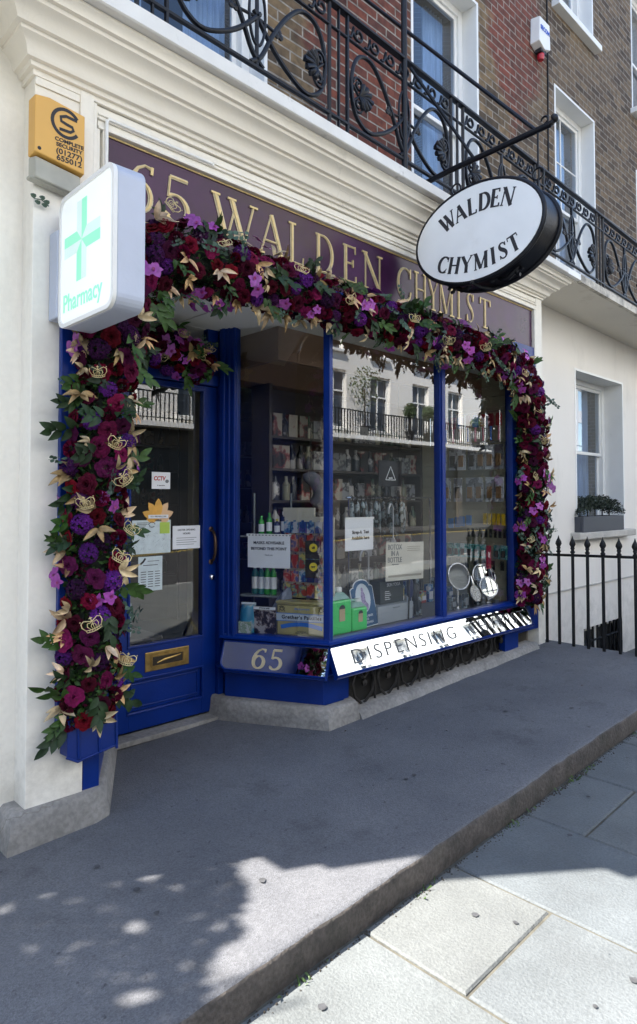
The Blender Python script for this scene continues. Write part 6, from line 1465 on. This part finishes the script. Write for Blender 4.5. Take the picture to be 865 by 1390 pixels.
# ------------------------------------------------------------------ across the street
OP=thing('stucco_terrace',(15,-13,-.2),'white stucco terrace across the street with dark shopfronts below its balcony','building')
OPW=mat('far_white_stucco',(.86,.84,.80),.7,var=.04,scale=.6)
holes=[];xs=[]
x=-12.0
while x<52:
    for (z0,z1,w) in((4.15,6.3,1.15),(7.05,8.35,1.0)):holes.append((x,x+w,z0,z1))
    xs.append(x);x+=2.6
def op_wall():
    mb=MB();Y=-11.0
    X=sorted({-16,56,*[h[0] for h in holes],*[h[1] for h in holes]});Z=sorted({3.85,14.8,*[h[2] for h in holes],*[h[3] for h in holes]})
    for i in range(len(X)-1):
        for k in range(len(Z)-1):
            cx,cz=(X[i]+X[i+1])/2,(Z[k]+Z[k+1])/2
            if any(h[0]<cx<h[1] and h[2]<cz<h[3] for h in holes):continue
            mb.add([(X[i],Y,Z[k]),(X[i+1],Y,Z[k]),(X[i+1],Y,Z[k+1]),(X[i],Y,Z[k+1])],[(3,2,1,0)])
    for h in holes:
        a,b,c,d=h;mb.add([(a,Y,c),(b,Y,c),(b,Y,d),(a,Y,d),(a,Y-.2,c),(b,Y-.2,c),(b,Y-.2,d),(a,Y-.2,d)],[(0,4,5,1),(1,5,6,2),(2,6,7,3),(3,7,4,0)])
    mb.box(-16,56,-11.12,-10.7,3.72,3.85);mb.box(-16,56,-11.2,-10.75,14.5,14.75);mb.add([(-16,-11.2,-.4),(-16,-21,-.4),(-16,-21,14.8),(-16,-11.2,14.8)],[(0,1,2,3)]);mb.add([(-16,-11.0,14.8),(56,-11.0,14.8),(56,-21,14.8),(-16,-21,14.8)],[(0,1,2,3)]);return mb
op_wall().build('stucco_front',OPW,OP)
mb=MB();mb.box(-16,56,-11.35,-11.05,-.4,3.72);mb.build('shop_fronts',mat('dark_shopfronts',(.025,.024,.025),.35,var=.5,scale=.8),OP)
mb=MB()
for i in range(18):
    x=-15+i*4;mb.box(x,x+.35,-11.04,-10.95,-.2,3.7);mb.box(x+.36,x+3.99,-11.03,-10.96,3.1,3.5)
mb.build('shop_pilasters',mat('shop_trim',(.10,.085,.07),.6),OP)
DG=mat('far_glass_dark',(.05,.06,.08),.08,var=.2)
for i,h in enumerate(holes):
    a,b,c,d=h
    if a<2 or a>38:continue
    mb=MB();y=-11.17;f=.07
    mb.box(a,a+f,y,y+.05,c,d);mb.box(b-f,b,y,y+.05,c,d);mb.box(a+f,b-f,y,y+.05,d-f,d);mb.box(a+f,b-f,y,y+.05,c,c+f);mb.box((a+b)/2-.03,(a+b)/2+.03,y,y+.04,c+f,d-f)
    mb.box(a+f,b-f,y,y+.045,(c+d)/2-.03+.3*(d-c>2),(c+d)/2+.03+.3*(d-c>2));mb.box(a-.08,b+.08,-11.0,-10.88,c-.1,c-.002)
    w=mb.build('window',WHITE,OP);mb=MB();mb.add([(a,y-.01,c),(b,y-.01,c),(b,y-.01,d),(a,y-.01,d)],[(3,2,1,0)]);mb.build('pane',DG,w)
RBL=thing('terrace_balcony_railing',(15,-10.4,3.85),'black railing along the balcony of the white terrace opposite','railing')
mb=MB();mb.box(-16,56,-10.42,-10.38,4.72,4.76);mb.box(-16,56,-10.41,-10.39,3.95,3.98)
x=2
while x<38:mb.box(x,x+.03,-10.415,-10.385,3.86,4.72);x+=.15
mb.build('rail_bars',BLACKR,RBL);mb=MB();mb.box(-16,56,-10.7,-10.3,3.70,3.85);mb.build('balcony_deck',OPW,RBL)
TER=mat('terrace_leaf',(.045,.08,.025),.6,var=.4,scale=5)
ro=random.Random(9)
for i,(x,hh,lab) in enumerate(((14.0,.9,'round clipped shrub at the left of the balcony opposite'),(18.4,1.9,'tall airy shrub on the balcony opposite'),(21.1,1.0,'ball topped topiary on the balcony opposite'),(22.4,1.0,'second ball topped topiary on the balcony opposite, further along'),(26.0,.8,'low bushy shrub on the balcony opposite'))):
    t=thing('potted_shrub',(x,-10.6,3.86),lab,'shrub','shrubs on the balcony opposite')
    mb=MB();mb.lathe([(.14,3.86),(.2,4.2),(.22,4.25)],(x,-10.6,0),12);mb.build('pot',DARK,t);mb=MB();mb.tube([(x,-10.6,4.2),(x,-10.6,4.3+hh*.7)],.03,6);mb.build('stem',DIRT,t)
    mb=MB();rad=.32 if hh<1.5 else .6
    leafcloud(mb,lambda:Vector((x,-10.6,4.3+hh*.75))+Vector((ro.gauss(0,1),ro.gauss(0,.5),ro.gauss(0,1.3 if hh>1.5 else .9))).normalized()*rad*ro.random()**.4*(1.3 if hh>1.5 else 1),500 if hh<1.5 else 420,.06,ro);mb.build('foliage',TER,t)
# brick block closing the street to the left, dim (seen in the splayed pane)
EB=thing('street_end_block',(-22,2,0),'brown brick block closing the far left end of the street','building')
mb=MB();mb.box(-30,-20,-9,-1.5,-.4,14);mb.build('brick_front',BRB,EB)
for zz in(2.2,5.4,8.6):
    for k in range(4):
        y=-8.2+k*1.8;mb=MB();mb.box(-20.0,-19.94,y,y+1.0,zz,zz+1.8);f_=mb.build('window_frame',WHITE,EB);mb=MB();mb.box(-19.94,-19.93,y+.08,y+.92,zz+.08,zz+1.72);mb.build('pane',DG,f_)

# ------------------------------------------------------------------ street tree whose leaves dapple the forecourt
TR=thing('street_tree',(-2.0,3.5,-.1),'leafy young tree standing beyond the corner of the shop, casting dappled shade','tree')
BARK=mat('bark',(.10,.08,.06),.9,var=.3,bump=.6,bscale=20)
mb=MB();mb.tube([(-2.0,3.5,-.1),(-1.95,3.45,1.6),(-1.9,3.35,2.8),(-1.95,3.3,3.7),(-2.1,3.3,4.1)],[.11,.09,.07,.045,.015],10);rt=random.Random(12)
limbs=[]
for i in range(16):
    z=rt.uniform(2.3,3.9);a=rt.uniform(0,6.28);l=rt.uniform(.3,.6);s=Vector((-1.9,3.35,z));e=s+Vector((math.cos(a)*l,math.sin(a)*l,rt.uniform(.2,.8)));mb.tube([s,(s+e)/2+Vector((0,0,-.05)),e],[.03,.02,.008],6);limbs.append((s,e))
mb.build('trunk',BARK,TR,smooth=60)
def SC(P,s): return Vector((P[0]-.68*s,P[1]+.733*s,P[2]))
def bound(y):
    T=[(-9,.75),(.6,.85),(1.0,.95),(1.4,1.08),(1.74,1.2),(1.78,1.36),(1.9,1.44),(2.1,1.64),(2.3,1.75),(9,1.85)]
    for (a,b),(c,d) in zip(T,T[1:]):
        if y<=c:return b+(d-b)*(y-a)/(c-a)
def build_crown():
    mb=MB();n=0
    while n<13500:
        a=rt.uniform(0,6.283);k=math.sqrt(rt.random());qx,qy=.75+1.05*k*math.cos(a),1.75+1.25*k*math.sin(a)
        if qx>bound(qy)+.07*noise.noise(Vector((qx*5,qy*5,0)))+rt.uniform(-.03,.03):continue
        if noise.noise(Vector((qx*7,qy*7,4)))>.36:continue
        z=rt.uniform(2.9,4.6)
        p=Vector((qx-.68*z,qy+.385*z,z))
        d=Vector((rt.gauss(0,.6),rt.gauss(0,.6),rt.gauss(0,1))).normalized();u=d.orthogonal().normalized();v=d.cross(u);q=rt.uniform(.028,.048)
        mb.add([p-u*q*.5,p-v*q*.9,p+u*q*.5,p+v*q],[(0,1,2,3)]);n+=1
    return mb
build_crown().build('crown',mat('tree_leaf',(.05,.10,.025),.55,var=.4,scale=3),TR)

# ------------------------------------------------------------------ light, sky, camera
w=bpy.data.worlds.new('World');scene.world=w;w.use_nodes=True;nt=w.node_tree;bg=nt.nodes['Background']
sky=nt.nodes.new('ShaderNodeTexSky');sky.sky_type='NISHITA';sky.sun_disc=False
EL=math.atan(1/.7814);hx,hy=.68/.7814,-.385/.7814
sky.sun_elevation=EL;sky.sun_rotation=math.atan2(-hx,-hy)%(2*PI);sky.air_density=1.0;sky.dust_density=.6;sky.ozone_density=1.5
nt.links.new(sky.outputs[0],bg.inputs[0]);bg.inputs[1].default_value=.11
sd=bpy.data.lights.new('sun','SUN');sd.energy=5;sd.angle=R(.53);sd.color=(1,.955,.88)
so=bpy.data.objects.new('sun',sd);COL.objects.link(so);L=Vector((hx*math.cos(EL),hy*math.cos(EL),-math.sin(EL)));so.rotation_euler=L.to_track_quat('-Z','Y').to_euler();so.location=(0,0,20)
cam=bpy.data.cameras.new('camera');co=bpy.data.objects.new('camera',cam);COL.objects.link(co);scene.camera=co
co.location=(0,0,1.45);co.rotation_euler=(R(91.87),0,R(45.8-90));cam.sensor_width=36;cam.lens=890/1390*36;cam.shift_y=-45/1390;cam.clip_end=800;cam.clip_start=.05
scene.view_settings.view_transform='Standard';scene.view_settings.look='None';scene.view_settings.gamma=1;scene.view_settings.exposure=2.15
scene.render.engine='CYCLES';scene.cycles.max_bounces=8;scene.cycles.transparent_max_bounces=16;scene.cycles.caustics_reflective=False;scene.cycles.caustics_refractive=False
